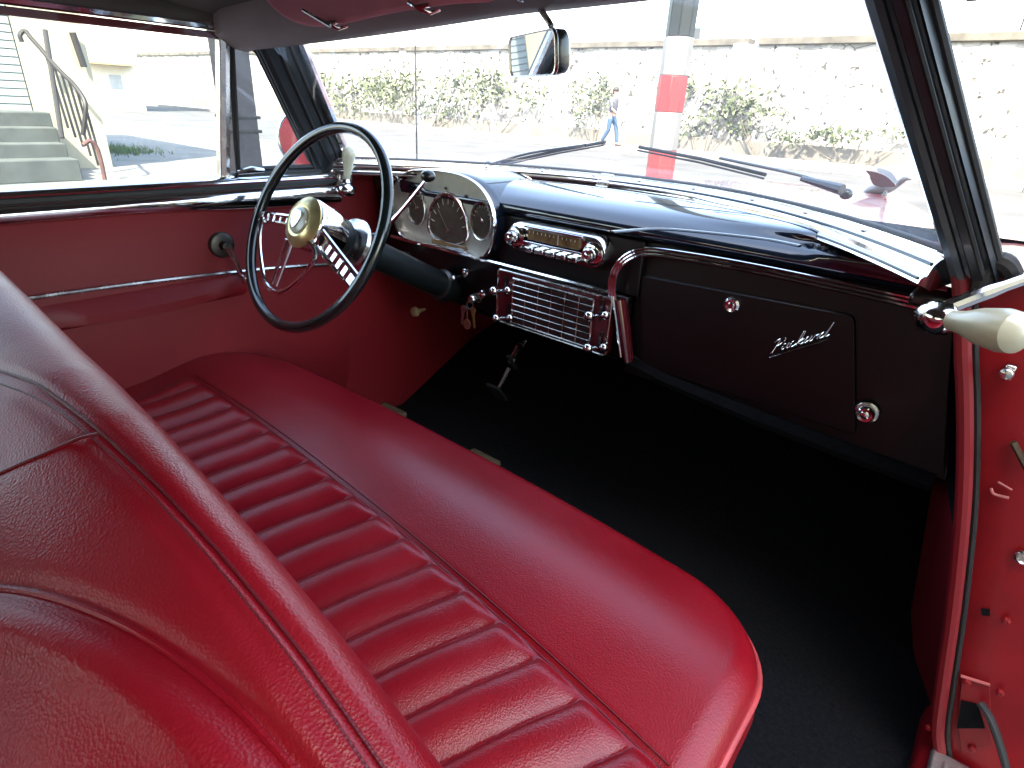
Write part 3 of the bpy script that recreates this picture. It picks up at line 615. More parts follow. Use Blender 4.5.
for sg in (-1, 1):
    g = G(); g.loft([[(sg*a, y, z) for a, z in ((.700, 1.322), (.672, 1.326), (.655, 1.345), (.655, 1.40), (.70, 1.41), (.712, 1.36))] for y in (.47, .2, -.4, -1.0)]); P('side_rail', g, mat('olive rail trim', (.10, .09, .07), .6, var=.2), top, bevel=.004)
    g = G(); g.loft([[(sg*a, y, z+b) for a, b in ((.680, -.001), (.668, .001), (.664, .008), (.665, .016), (.672, .018), (.680, .016))] for y, z in ((.44, 1.318), (.40, 1.322), (.1, 1.323), (-.98, 1.323))]); P('rail_strip', g, CHROME, top)
    g = G(); g.box((sg*.69, -.28, 1.313), (.012, 1.36, .014)); P('rail_seal', g, VINYL, top, bevel=.003)
g = G(); g.ball((-.66, .452, 1.338), (.014, .02, .010), 12); g.tube([(-.66, .45, 1.336), (-.672, .40, 1.328)], .006, 8); P('top_latch', g, CHROME, top)
# visors
def visor(sg):
    o = [(.53, .47), (.50, .40), (.30, .36), (.06, .40), (.055, .48)]
    px = [(255, -14), (272, 8), (288, 20), (308, 26), (330, 25), (362, 18), (400, 10), (450, 3), (496, -3), (500, -40), (250, -46)]
    q = [at(u, v, 'y', .425) for u, v in px]; n = np.array([0, .016, .0])
    q = [p*np.array([sg, 1, 1])+np.array([0, 0, .10 if sg < 0 else 0]) for p in q]
    gg = G(); gg.prism(spline(q, 3, True), n); vo = part_root('sun_visor', gg, VISOR, bevel=.006, seg=3)
    for u, v in [(331, 26), (421, 10)]:
        gg = G(); a = at(u, v, 'y', .418)*np.array([sg, 1, 1])+np.array([0, 0, .10 if sg < 0 else 0]); gg.tube([a+np.array([-.03, 0, .012]), a, a+np.array([.012, .008, -.004]), a+np.array([.022, .02, .002])], .0028, 6); gg.tube([a+np.array([-.006, -.002, .004]), a+np.array([.02, .0, .006])], .0035, 6); P('visor_bracket', gg, CHROME, vo)
    rz_ = np.array([0, 0, .10 if sg < 0 else 0]); gg = G(); a, b = at(303, 10, 'y', .41)*np.array([sg, 1, 1])+rz_, at(330, 26, 'y', .41)*np.array([sg, 1, 1])+rz_; gg.tube([a, b], .003, 6); P('visor_rod', gg, CHROME_D, vo)
visor(1); visor(-1)
# ---- rear view mirror
mq = [at(u, v, 'y', .55) for u, v in [(508, 48), (560, 32), (566, 62), (511, 75)]]
mc = sum(mq)/4+np.array([0, 0, .0]); mn = nrm((-.475, -.875, -.11)); mu, mw, _ = frame(mn); mu = nrm(np.cross((0, 0, 1), mn)); mw = np.cross(mn, mu)
def mpt(k, h): return [mc+mu*x*k+mw*z*k+mn*h for x, z in [(a-.0, b) for a, b in rrect(-.098, .098, -.031, .031, .016, 5)]]
g = G(); g.loft([mpt(.75, -.028), mpt(.97, -.014), mpt(1.0, .0), mpt(1.0, .006), mpt(.95, .007)]); mir = part_root('rear_view_mirror', g, BLACKP, ang=50)
g = G(); g.add(mpt(.94, .0075), [tuple(range(len(mpt(1, 0))))]); P('mirror_glass', g, MIRROR, mir)
g = G(); g.loft([mpt(1.01, .004), mpt(1.03, .006), mpt(1.0, .0095), mpt(.94, .008)], caps=False); P('mirror_rim', g, CHROME_D, mir)
hd = at(537, 2, 'y', .585); g = G(); g.tube(spline([hd+np.array([0, 0, .03]), hd, at(549, 22, 'y', .57), mc-mn*.03+np.array([.0, 0, .03]), mc-mn*.024], 5), .0052, 8); P('mirror_stem', g, CHROME_D, mir)
g = G(); g.lathe([(.034, .02), (.034, .004), (.024, -.006), (.010, -.010), (.001, -.011)], hd+np.array([-.005, -.02, .004]), (0, .15, 1), 24); P('mirror_base', g, CHROME_D, mir)
# ---- spotlights on the pillars
def spot(sg):
    if sg < 0:
        c = at(346, 190, 'x', -.655); tip = at(349, 152, 'x', -.655); lo = np.array([-.80, c[1]+.02, c[2]+.05])
    else:
        c = at(934, 317, 'y', .615); tip = at(1006, 331, 'y', .55); lo = at(1075, 262, 'y', .68)
    gg = G(); d = nrm(tip-c); L = np.linalg.norm(tip-c)
    if sg < 0: gg.ball(c, (.026, .026, .020), 16); gg.lathe([(.012, .01), (.014, .02), (.010, .028)], c, d, 16)
    else:
        gg.lathe([(.001, -.028), (.010, -.025), (.019, -.012), (.0225, .004), (.021, .018), (.013, .028)], c, d, 24)
    so = part_root('spotlight', gg, CHROME)
    gg = G()
    if sg < 0: gg.lathe([(.008, .018), (.009, .026), (.0105, .05), (.015, .075), (.0185, L-.008), (.016, L+.006), (.008, L+.014), (.0005, L+.016)], c, d, 20)
    else: gg.lathe([(.012, .018), (.0125, .026), (.015, .046), (.022, .068), (.026, L-.002), (.024, L+.012), (.014, L+.022), (.0005, L+.025)], c, d, 24)
    P('handle_grip', gg, CREAM, so)
    gg = G(); gg.tube(spline([c+np.array([0, .004, .006]), (c*.6+lo*.4)+np.array([0, 0, .006]), lo], 5), [.010]*6+[.008]*5, 10); P('spotlight_shaft', gg, CHROME, so)
    if sg < 0:
        h = at(308, 140, 'x', -.86); ax = nrm(np.array([CAM[0]-.55, CAM[1]-.1, 1.12])-h)
        gg = G(); gg.lathe([(.001, -.13), (.05, -.115), (.075, -.06), (.084, -.01), (.088, .0), (.082, .006), (.078, .004)], h, ax, 32); P('spotlight_head', gg, CHROME, so)
        gg = G(); gg.lathe([(.079, .003), (.0785, .005), (.001, .0052)], h, ax, 32); P('back_mirror', gg, mat('red reflection paint', (.36, .02, .03), .2, coat=1, var=.1), so)  # lamp's back mirror, the red body's reflection painted on as plain red
        gg = G(); gg.tube([lo, h-ax*.06+np.array([0, 0, -.07]), h-ax*.06], .008, 8); P('spotlight_bracket', gg, CHROME_D, so)
        p = at(327, 172, 'x', -.72); gg = G(); gg.box((-.70, p[1]+.03, 1.0), (.05, .05, .03)); P('spotlight_base', gg, CHROME_D, so, bevel=.006)
    else:
        gg = G(); h = lo+np.array([.14, .10, .08]); gg.lathe([(.001, -.12), (.05, -.105), (.078, -.05), (.088, .0), (.08, .008), (.001, .014)], h, (.1, 1, 0), 32); P('spotlight_head', gg, CHROME, so)
        gg = G(); gg.tube([lo, h], .008, 8); P('spotlight_bracket', gg, CHROME_D, so)
        gg = G(); gg.box((.715, .70, .985), (.05, .05, .02)); P('spotlight_base', gg, BLACKP, so, bevel=.006)
    return so
spot(-1); spot(1)
# ---- right hinge post (door jamb)
JY = .672
wl = [(957, 262), (960, 300), (961, 350), (963, 400), (963, 460), (960, 520), (952, 600), (943, 666), (936, 720), (938, 748)]
WL = spline([at(u, v, 'y', JY) for u, v in wl], 5)
g = G(); g.loft([[p+np.array([0, .012, 0]) for p in WL], [p+np.array([.008, .0, 0]) for p in WL], [p+np.array([.014, -.004, 0]) for p in WL], [np.array([max(p[0]+.06, .86), JY-.004, p[2]]) for p in WL], [np.array([max(p[0]+.12, 1.06), JY+.008, p[2]]) for p in WL], [np.array([1.14, JY+.05, p[2]]) for p in WL]], closed=False)
post = part_root('hinge_post', g, JAMB, ang=50)
g = G(); g.tube([p+np.array([.003, -.008, 0]) for p in WL], .0105, 10); P('door_welt', g, VINYL, post)
g = G(); g.tube([p+np.array([.017, -.006, 0]) for p in WL], .0042, 8); P('rubber_seal', g, RUBBER, post)
def jp(u, v, o=0): return at(u, v, 'y', JY-.005-o)
def plate(pts, m, name, th=.004, o=0, bevel=.001):
    gg = G(); gg.prism([jp(u, v, o) for u, v in pts], (0, -th, 0)); return P(name, gg, m, post, bevel=bevel)
plate([(962, 676), (990, 684), (992, 744), (962, 752), (957, 720)], JAMB, 'hinge_pocket', .003)
plate([(961, 700), (978, 704), (985, 728), (957, 728)], CARPET, 'access_hole', .001, .004, 0)
plate([(981, 608), (990, 609), (990, 616), (982, 615)], CARPET, 'bolt_hole', .001, .001, 0)
for u, v in [(967, 681), (972, 748), (1000, 692), (929, 727), (1006, 620)]:
    g = G(); g.lathe([(.006, .0), (.006, -.003), (.003, -.005), (.0005, -.005)], jp(u, v, .004), (0, 1, 0), 6); P('bolt', g, JAMB, post)
g = G(); g.tube([jp(961, 676, .005), jp(990, 685, .006)], .0025, 6); P('hinge_edge', g, mat('worn red edge', (.55, .14, .14), .35, var=.2), post)
g = G(); g.tube(spline([jp(980, 703, .01), jp(990, 718, .02), jp(1000, 745, .025), jp(1008, 775, .03)], 5), .0045, 8, sq=1.6); P('check_strap', g, RUBBER, post)
g = G(); g.tube(spline([jp(991, 488, .003), jp(994, 494, .006), jp(1009, 498, .006)], 4), .002, 6); g.tube(spline([jp(998, 482, .003), jp(1012, 490, .005)], 4), .0016, 6); P('hinge_leaf', g, mat('bare metal edge', (.45, .16, .16), .45, metal=.3, var=.1), post)
g = G(); g.box(jp(1009, 371, .01), (.012, .016, .020)); g.lathe([(.008, 0), (.008, -.012), (.004, -.014)], jp(1007, 372, .015), (0, 1, 0), 14); P('courtesy_switch', g, CHROME_D, post, bevel=.002)
g = G(); g.tube([jp(1013, 442, .008), jp(1030, 474, .012)], .0045, 8, sq=1.5); P('hinge_arm', g, mat('greasy brown steel', (.05, .035, .02), .5, metal=.4, var=.4, vscale=60), post)
g = G(); g.lathe([(.011, .0), (.011, -.004), (.008, -.006), (.006, -.003), (.001, -.003)], jp(1024, 557, .002), (0, 1, 0), 18); P('striker_bolt', g, CHROME_D, post)
g = G(); g.prism([jp(u, v, -.005) for u, v in [(957, 256), (962, 243), (967, 258), (968, 272), (1004, 276), (1006, 290), (960, 300)]], (0, .03, 0)); P('post_cap', g, JAMB, post, bevel=.004)
g = G(); g.tube(spline([jp(978, 292, .0), jp(985, 270, .0), jp(996, 262, .0), jp(1006, 264, .0), jp(1012, 275, -.01)], 4), .013, 10); P('pillar_bracket', g, IRON, post)
g = G(); g.box((.985, -.12, .262), (.10, 1.56, .014)); sc_ = part_root('door_sill', g, ALU, bevel=.004)
g = G(); [g.box((.955+.012*i, -.12, .2705), (.005, 1.52, .004)) for i in range(6)]; P('scuff_ribs', g, ALU, sc_, bevel=.0015)
g = G(); g.box((1.0, -.2, .185), (.16, 2.0, .13)); P('rocker_panel', g, JAMB, bevel=.02)
# open passenger door, swung forward
g = G(); dn = nrm((.94, .34, 0)); bz_ = [(.30, .0), (.5, .03), (.8, .03), (.96, .02), (1.02, .0)]
hg = np.array([1.12, .70, 0])
g.loft([[hg+dn*s_+np.array([.36, -.93, 0])*(-o*0-.05-o)+np.array([0, 0, z]) for z, o in bz_]+[hg+dn*s_+np.array([.36, -.93, 0])*(.05)+np.array([0, 0, z]) for z, o in bz_[::-1]] for s_ in np.linspace(0, 1.3, 8)]); pd = part_root('passenger_door', g, REDPAINT, bevel=.01)
g = G(); g.loft([[hg+dn*s_+np.array([.36, -.93, 0])*.056+np.array([0, 0, z]) for z in (.34, .97)] for s_ in (.06, 1.24)], closed=False); P('door_trim', g, VINYL, pd)
# ---- body ahead of the windshield
def hood(x, y):
    yy = np.clip((y-1.0)/2.2, 0, 1); ax = abs(x)
    z = 1.010-.10*yy**1.5-.10*sm(.25, .62, ax)*yy**.5+.06*math.exp(-((ax-.80)/.14)**2)*yy**.5
    z -= .55*sm(.86, 1.0, ax)**2
    return z
g = G(); xs = np.concatenate([np.linspace(-.98, .98, 60)])
g.grid(lambda x, s_: (x, (wb(min(abs(x), .73))-.015)*(1-s_)+s_*(3.1-.45*(x/.98)**2), hood(x, (wb(min(abs(x), .73))-.015)*(1-s_)+s_*3.1)-.5*sm(.9, 1, s_)), xs, np.linspace(0, 1, 40)); hd_ = part_root('hood', g, REDPAINT, ang=180)
oc = np.array(at(886, 189, 'y', 2.75))
OS = .62
def ob(p): return oc+OS*np.array(p, float)
g = G(); g.tube(spline([ob(p) for p in [(-.13, -.02, -.04), (-.08, 0, -.01), (0, .02, .0), (.05, .03, .03), (.09, .02, .075), (.13, .01, .075)]], 5), list(OS*np.array([.008, .012, .016, .02, .024, .028, .032, .034, .034, .033, .032, .030, .028, .025, .022, .02, .018, .018, .02, .02, .018, .015, .012, .009, .006, .004])), 12)
for k in (-1, 1):
    W = [(.05, .02*k, .02), (.03, .07*k, .06), (-.03, .13*k, .10), (-.12, .17*k, .115), (-.10, .13*k, .085), (-.09, .08*k, .05), (-.06, .03*k, .015)]
    g.prism([ob(p) for p in spline(W, 3, True)], (0, .003, .005))
g.lathe([(.030, -.12), (.022, -.08), (.012, -.03), (.007, .0)], oc, (0, 0, 1), 18); P('hood_ornament', g, mat('dull chrome', (.16, .165, .17), .35, metal=.2, var=.15), hd_)
# rear body (seen only in mirrors and reflections)
g = G()
for sg in (-1, 1): g.loft([[(sg*.80, y, .25), (sg*.95, y, .45), (sg*.965, y, .75), (sg*.93, y, .93), (sg*.78, y, 1.0)] for y in (-.97, -1.6, -2.3, -2.7)], closed=False)
g.loft([[(-.78, y, z), (0, y, z+.03), (.78, y, z)] for y, z in ((-1.78, 1.0), (-2.4, .97), (-2.72, .80))], closed=False); P('rear_body', g, REDPAINT)
g = G(); g.box((0, -1.2, .48), (1.4, .5, .22)); g.box((0, -1.50, .75), (1.4, .16, .5)); P('rear_seat', g, LEATHER, bevel=.05, seg=4)
# ---- wipers and antenna
def wiper(pts_arm, pts_blade, off):
    def w(u, v, o=0): return at(u, v, 'y', 1.17+off)+np.array([0, o, 0])
    gg = G(); a = [w(*p) for p in pts_arm]; gg.tube(spline(a, 4), [.004]*(4*(len(a)-1)+1), 8, sq=1.6); gg.ball(a[0], (.014, .014, .012), 12); o = part_root('windscreen_wiper', gg, BLACKP)
    gg = G(); b = [w(*p, .006) for p in pts_blade]; gg.tube(b, .0042, 8, sq=1.3); gg.tube([p+np.array([0, -.006, -.008]) for p in b], .0026, 6); P('wiper_blade', gg, RUBBER, o)
wiper([(488, 165), (530, 153), (585, 145)], [(500, 163), (560, 150), (604, 142)], -.02)
wiper([(846, 194), (825, 184), (795, 174), (720, 158)], [(638, 147), (700, 159), (765, 175)], .0)
g = G(); wq = at(842, 190, 'y', 1.13); g.tube([wq, wq+np.array([-.09, .02, .012])], [.012, .006], 8, sq=1.3); P('wiper_arm_boss', g, BLACKP)
a, b = at(417, 170, 'y', 1.25), at(415, 22, 'y', 1.25); g = G(); g.tube([a+np.array([0, 0, -.2]), a, b], [.003, .003, .0022], 8); an = part_root('radio_antenna', g, BLACKP)
# ================================================================== keys (hang from the lock)
kb = at(470, 302, 'y', .80)
kr = empty('key_ring', kb, 'bunch of keys hanging from the ignition lock under the instrument cluster', 'keys')
def K(name, g, m): return obj(name, g, m, kr, org=kb)
g = G(); g.tube([kb+np.array([.011*math.cos(t), .002*math.sin(t), -.008+.011*math.sin(t)]) for t in np.linspace(0, 2*math.pi, 24, endpoint=False)], .0013, 6, closed=True); K('ring', g, STEEL)
g = G(); g.box(kb+np.array([.004, .01, .002]), (.010, .03, .006)); K('ignition_key', g, STEEL)
def key(dx, dz, rot, m, L):
    d = nrm((rot, 0, -1)); s_ = nrm((1, 0, rot)); o = kb+np.array([dx, -.004+dx*.2, dz]); gg = G()
    pts = [o+s_*.010*math.cos(t)+d*(.010+.010*math.sin(t)) for t in np.linspace(-math.pi*.5-1.2, math.pi*.5-.5, 10)]
    tipx = [(.004, .022), (.004, L), (.0, L+.006), (-.004, L), (-.003, L-.006), (-.005, L-.010), (-.003, L-.016), (-.005, .026), (-.010, .014)]
    out = [o+s_*.010*math.cos(t)+d*(.010-.010*math.sin(t)) for t in np.linspace(math.pi, 0, 9)]+[o+s_*a+d*b for a, b in tipx[:-1]]
    gg.prism(out, (0, .0025, 0)); K('key', gg, m)
key(-.016, -.012, -.15, STEEL, .052); key(.012, -.010, .12, BRASS, .055)
g = G(); g.lathe([(.014, 0), (.014, .004)], kb+np.array([-.002, -.01, -.062]), (0, 1, 0), 18); g.tube([kb+np.array([-.002, -.008, -.018]), kb+np.array([-.002, -.008, -.05])], .0015, 6); K('key_fob', g, mat('red brown fob', (.18, .05, .03), .4, var=.3, vscale=60))
# ================================================================== outside
def struct(name, g, m, **k): return tag(obj(name, g, m, **k), kind='structure')
g = G(); g.grid(lambda x, y: (x, y, 0), np.linspace(-260, 260, 14), np.linspace(-120, 300, 12)); struct('ground', g, ASPH)
KY, WY = 17.6, 20.3
g = G(); g.add([(-200, 9, .004), (200, 9, .004), (200, KY, .004), (-200, KY, .004)], [(0, 1, 2, 3)]); struct('road', g, ROADM)
g = G(); g.box((0, (KY+.15+WY)/2, .065), (400, WY-KY-.15, .13)); struct('pavement', g, CONC)
g = G(); [g.box((-60+i*1.0, KY+.075, .0675), (.992, .15, .135)) for i in range(110)]; struct('kerb', g, CONC, bevel=.012)
# retaining wall
rw = empty('retaining_wall', (-10, WY, 0), 'long sunlit rubble stone retaining wall across the road, with concrete plinth and coping', 'wall')
org = (-10, WY, 0)
def Wp(name, g, m, **k): return obj(name, g, m, rw, org=org, **k)
WT = 3.35
g = G(); nx, nz = 240, 18
def wallp(x, z): return (x, WY+.12*z/3+.05*math.sin(x*3.1+z*5)*math.sin(z*4.3-x*1.7), z)
g.grid(wallp, np.linspace(-70, 30, nx), np.linspace(.5, WT-.1, nz)); Wp('stone_face', g, STONE, ang=180)
g = G(); g.box((-20, WY+1.4, 1.6), (100, 2.2, 3.1)); Wp('wall_core', g, CONC)
g = G(); g.box((-20, WY+.02, .33), (100, .34, .44)); Wp('plinth', g, mat('pale plinth concrete', (.115, .112, .10), .85, var=.2, vscale=1.5), bevel=.02)
for x0, x1 in ((-70, -24), (-23.5, -14.6), (-14.3, -7.4), (-7.1, 30)):
    g = G(); g.box(((x0+x1)/2, WY+.30, WT-.02), (x1-x0, .55, .20)); Wp('coping', g, mat('weathered coping', (.085, .08, .068), .9, var=.4, vscale=2), bevel=.02)
for x in (-7.6, 4):
    g = G(); g.box((x, WY+.05, 1.9), (.42, .42, 2.75)); Wp('pilaster', g, CONC, bevel=.02)
# shrubs in front of and on the wall
def shrub(px, py, w, h, dep, n, label, ls=.09, z0=None, y=WY-.35):
    c = at(px, py, 'y', y); base = np.array([c[0], y, .13 if z0 is None else z0])
    r = empty('shrub', base, label, 'shrub', 'shrubs growing along the stone wall')
    gg = G(); cl_ = [np.array([RNG.uniform(-w/2, w/2), RNG.uniform(-dep/2, dep/2), c[2]+RNG.uniform(-h/2, h/2)]) for _ in range(max(5, n//55))]
    for i in range(n):
        k = cl_[RNG.integers(len(cl_))]; p = np.array([c[0], y, 0])+k+RNG.normal(0, 1, 3)*np.array([w*.11, dep*.16, h*.13])
        a = nrm(RNG.normal(0, 1, 3)); b = nrm(np.cross(a, RNG.normal(0, 1, 3))); s_ = ls*RNG.uniform(.5, 1.3)
        gg.add([p-a*s_, p+b*s_*.45, p+a*s_, p-b*s_*.45], [(0, 1, 2, 3)])
    obj('foliage', gg, LEAF, r, org=base, ang=180)
    gg = G()
    for k in cl_[:4]:
        q = np.array([c[0], y, 0])+k; gg.tube(spline([base+np.array([k[0]*.25, .05, 0]), base*.5+q*.5+np.array([k[0]*.15, 0, 0]), q], 4), np.linspace(.016, .005, 9), 6)
    obj('stems', gg, TWIG, r, org=base)
shrub(352, 92, 9, 1.7, .8, 950, 'broad pale green shrub on the wall, farthest left through the windshield', .14)
shrub(425, 92, 7, 1.9, .8, 1000, 'green shrub mass on the wall just right of the antenna', .13)
shrub(492, 84, 5, 1.5, .7, 480, 'thin shrub on the wall under the rear view mirror', .12)
shrub(598, 88, 2.6, 1.7, .6, 420, 'sparse climbing shrub on the wall above the walking person', .10)
shrub(710, 108, 3.0, 1.5, .6, 620, 'grey green shrub on the wall right beside the striped pole', .10)
shrub(770, 122, 2.2, .9, .5, 380, 'low shrub at the wall foot, left of the pale pilaster', .09)
shrub(860, 134, 3.4, .7, .5, 420, 'low straggly shrub at the wall foot beside the right windshield pillar', .09)
# striped pole
pb = np.array([-1.93, 5.0, 0]); po = empty('striped_pole', pb, 'steel post with red and white warning bands beyond the hood', 'pole')
pv = [at(664, v, 'y', 5.0)[2] for v in (168, 150, 112, 76, 38)]
def octa(z0, z1, r, m, name):
    gg = G(); gg.loft([[(pb[0]+r*math.cos(a), pb[1]+r*math.sin(a), z) for a in np.linspace(0, 2*math.pi, 8, endpoint=False)+math.pi/8] for z in (z0, z1)]); return obj(name, gg, m, po, org=pb, bevel=.006)
zz = [0, pv[0]-.42, pv[0]-.0-.02, pv[1], pv[2], pv[3], pv[4]]
rp = .126
octa(.02, pv[1]-.45, rp, POLEW, 'white_band'); octa(pv[1]-.45, pv[1], rp, POLER, 'red_band'); octa(pv[1], pv[3]-.0-(pv[3]-pv[2]), rp, POLEW, 'white_band'); octa(pv[2], pv[3], rp, POLER, 'red_band'); octa(pv[3], pv[4], rp, POLEW, 'white_band'); octa(pv[4], 5.2, rp-.004, POLEG, 'post_shaft')
g = G(); g.box((pb[0], pb[1], .012), (.45, .45, .024)); obj('base_plate', g, IRON, po, org=pb, bevel=.004)
# dark pillar outside the driver's vent window
qb = np.array([-4.06, 2.13, 0]); qo = empty('steel_column', qb, 'dark grey purple square column outside the driver vent window', 'column')
g = G(); g.box((qb[0], qb[1], 2.01), (.22, .20, 3.97)); obj('shaft', g, PURPG, qo, org=qb, bevel=.012)
for v in (117, 131):
    z = at(244, v, 'x', -4.0)[2]; g = G(); g.box((qb[0], qb[1], z), (.245, .24, .022)); obj('band', g, IRON, qo, org=qb, bevel=.004)
g = G(); g.box((qb[0], qb[1], .012), (.4, .4, .024)); obj('base_plate', g, IRON, qo, org=qb, bevel=.004)
# house with steps on the left
FX = -10.6
hb = np.array([FX-3, 0, 0]); ho = empty('stone_house', hb, 'yellow rendered house with pale blue shutter door and stone steps, seen through driver window', 'house')
yc = at(98, 100, 'x', FX)[1]
def Hp(name, g, m, par=ho, **k): return obj(name, g, m, par, org=hb if par is ho else hb, **k)
g = G(); dy0, dy1 = at(-40, 80, 'x', FX)[1], at(28, 80, 'x', FX)[1]; dzb, dzt = at(20, 112, 'x', FX)[2], 3.0
g.box((FX-3, (yc+dy1)/2, 1.75), (6, yc-dy1, 3.5)); g.box((FX-3, (dy0-6+dy0)/2, 1.75), (6, 6, 3.5)); g.box((FX-3, (dy0+dy1)/2, (dzt+3.5)/2), (6, dy1-dy0, 3.5-dzt)); g.box((FX-3.2, (dy0+dy1)/2, dzb/2), (5.6, dy1-dy0, dzb)); Hp('wall', g, YELLOWW)
g = G(); g.box((FX-.18, (dy0+dy1)/2, (dzb+dzt)/2), (.06, dy1-dy0, dzt-dzb)); [g.box((FX-.13, (dy0+dy1)/2, dzb+.05+.1*i), (.05, dy1-dy0-.04, .085)) for i in range(int((dzt-dzb)/.1))]; Hp('shutter_door', g, BLUEDOOR)
g = G(); g.box((FX-3, (yc+dy0)/2-3, 3.6), (6.3, yc-dy0+6.4, .2)); Hp('roof', g, ROOFT)
g = G(); c = at(78, 50, 'x', FX+.08); g.tube([(FX+.08, c[1]-.02, c[2]+.22), (FX+.08, c[1]+.03, c[2]-.22)], .045, 10); Hp('drain_pipe', g, IRON)
edges = [(0, 179.5, 85), (0, 160.7, 79), (0, 144, 64), (0, 127.6, 55)]
st_z = [0]; X = -9.1; prev = 0; g = G(); steps = []
for i, (u, v, ur) in enumerate([(20, 160.7, 79), (20, 144, 66), (20, 127.6, 57), (20, 112, 50)]):
    xx = -9.1-.32*i; p = at(u, v, 'x', xx); e = at(ur, v, 'x', xx); steps.append((xx, p[2], e[1]))
for i, (xx, z, ye) in enumerate(steps):
    g = G(); g.box(((xx+FX)/2-.0, (ye-3)/2, z/2), (abs(FX-xx), ye+3, z)); Hp('step', g, STEPM, bevel=.015)
# stair railing
rb_ = np.array([-9.1, 2.4, 0]); ro = empty('stair_railing', rb_, 'rusty iron handrail with curled ends beside the stone steps', 'railing')
top_px = [(22, 42), (20, 35), (25, 31), (31, 38), (40, 48), (50, 60), (62, 73), (75, 86), (85, 102), (85, 118), (83, 135)]
def rx(u): return FX+.25+(-9.0-FX-.25)*np.clip((u-25)/(85-25), 0, 1)
R3 = [at(u, v, 'x', rx(u)) for u, v in top_px]
g = G(); g.tube(spline(R3, 5), .028, 8); obj('hand_rail', g, IRON, ro, org=rb_)
for k in range(6):
    u = 46+k*7.5; vt = np.interp(u, [25, 40, 50, 62, 75, 85], [31, 48, 60, 73, 86, 102]); t_ = at(u, vt, 'x', rx(u)); ub = u+11; zb = at(ub, np.interp(u, [46, 84], [128, 176]), 'x', rx(u))
    g = G(); g.tube([t_, (t_[0], t_[1]+.05, max(zb[2], 0))], .016, 6); obj('baluster', g, IRON, ro, org=rb_)
g = G(); g.tube([at(45, 30, 'x', rx(45)), at(62, 138, 'x', rx(60))], .032, 8); obj('newel_post', g, IRON, ro, org=rb_)
g = G(); g.tube(spline([at(u, v, 'x', -8.9) for u, v in [(83, 145), (90, 141), (97, 148), (102, 165), (105, 181)]], 5), .028, 8); obj('lower_loop', g, mat('reddish rust', (.07, .03, .026), .7, var=.3, vscale=20), ro, org=rb_)
# grass tuft
gc = at(112, 151, 'z', 0); g = G()
for i in range(900):
    p = gc+np.array([RNG.normal(0, .5), RNG.normal(0, .35), 0]); a = RNG.uniform(0, 6.28); h = RNG.uniform(.04, .13); w = np.array([math.cos(a), math.sin(a), 0])*.012; t = np.array([RNG.normal(0, .04), RNG.normal(0, .04), h]); g.add([p-w, p+w, p+t], [(0, 1, 2)])
tag(obj('grass', g, GRASSM, ang=180), kind='stuff')
# far house and parked van down the street, coloured pale for haze
fb = np.array([-36., 13, 0]); fo = empty('distant_house', fb, 'pale two storey house far down the street, seen through driver window', 'house')
g = G(); g.box((-39, 11.1, 3), (6, 4.6, 6)); obj('wall', g, CREAMW, fo, org=fb)
g = G(); g.prism([(-35.4, 8.5, 6), (-35.4, 13.7, 6), (-35.4, 11.1, 7.6)], (-7.2, 0, 0)); obj('roof', g, ROOFT, fo, org=fb)
for y in (10.2, 12.2):
    for z in (1.3, 3.0):
        g = G(); g.box((-35.99, y, z), (.06, .7, .8)); w = obj('window', g, CREAMW, fo, org=fb, bevel=.01); g = G(); g.box((-35.95, y, z), (.03, .55, .65)); obj('pane', g, PANE, w, org=fb)
g = G(); g.box((-35.6, 11.9, 2.1), (.8, 2.4, .10)); obj('awning', g, mat('ochre awning', (.35, .26, .13), .8, var=.2), fo, org=fb)
def vehicle(name, base, rz, L, W, H, m, label, cat, van):
    o = empty(name, base, label, cat); o.rotation_euler.z = rz
    sd = [(-L/2, .35), (-L/2, .8), (-L/2+.15, H*.58), (-L*.40, H*.60)]+([(-L*.46, H*.97), (L*.18, H), (L*.30, H*.62)] if van else [(-L*.30, H*.97), (L*.10, H), (L*.24, H*.62)])+[(L*.46, H*.55), (L/2, H*.45), (L/2, .35)]
    def P2(nm, gg, mm, par=o, **k):
        ob = obj(nm, gg, mm, par, **k); return ob
    gg = G(); gg.loft([[(x, y*(1-.0), z) for x, z in sd] for y in (-W/2, W/2)]); body = P2('body', gg, m, bevel=.07, seg=3)
    gl_ = [(-L*.26 if not van else -L*.40, H*.64), (-L*.24 if not van else -L*.40, H*.92), (L*.08 if not van else L*.16, H*.94), (L*.20 if not van else L*.26, H*.64)]
    for sg in (-1, 1):
        gg = G(); gg.prism([(x, sg*(W/2+.004), z) for x, z in gl_], (0, sg*.006, 0)); P2('side_window', gg, GLASSD, body)
        for x in (-L*.31, L*.31):
            gg = G(); gg.lathe([(.02, 0), (.2, 0), (.31, .02), (.32, .1), (.31, .18), (.02, .18)], (x, sg*(W/2-.17 if sg > 0 else W/2-.17), .32) if sg > 0 else (x, -(W/2-.17), .32), (0, sg, 0), 22); P2('wheel', gg, TYRE)
    return o
vc = at(156, 97, 'x', -62); vehicle('parked_van', (-62, vc[1], 0), math.radians(12), 4.3, 1.75, 1.75, GREYV, 'grey van parked far down the street beside the pale house', 'van', True)
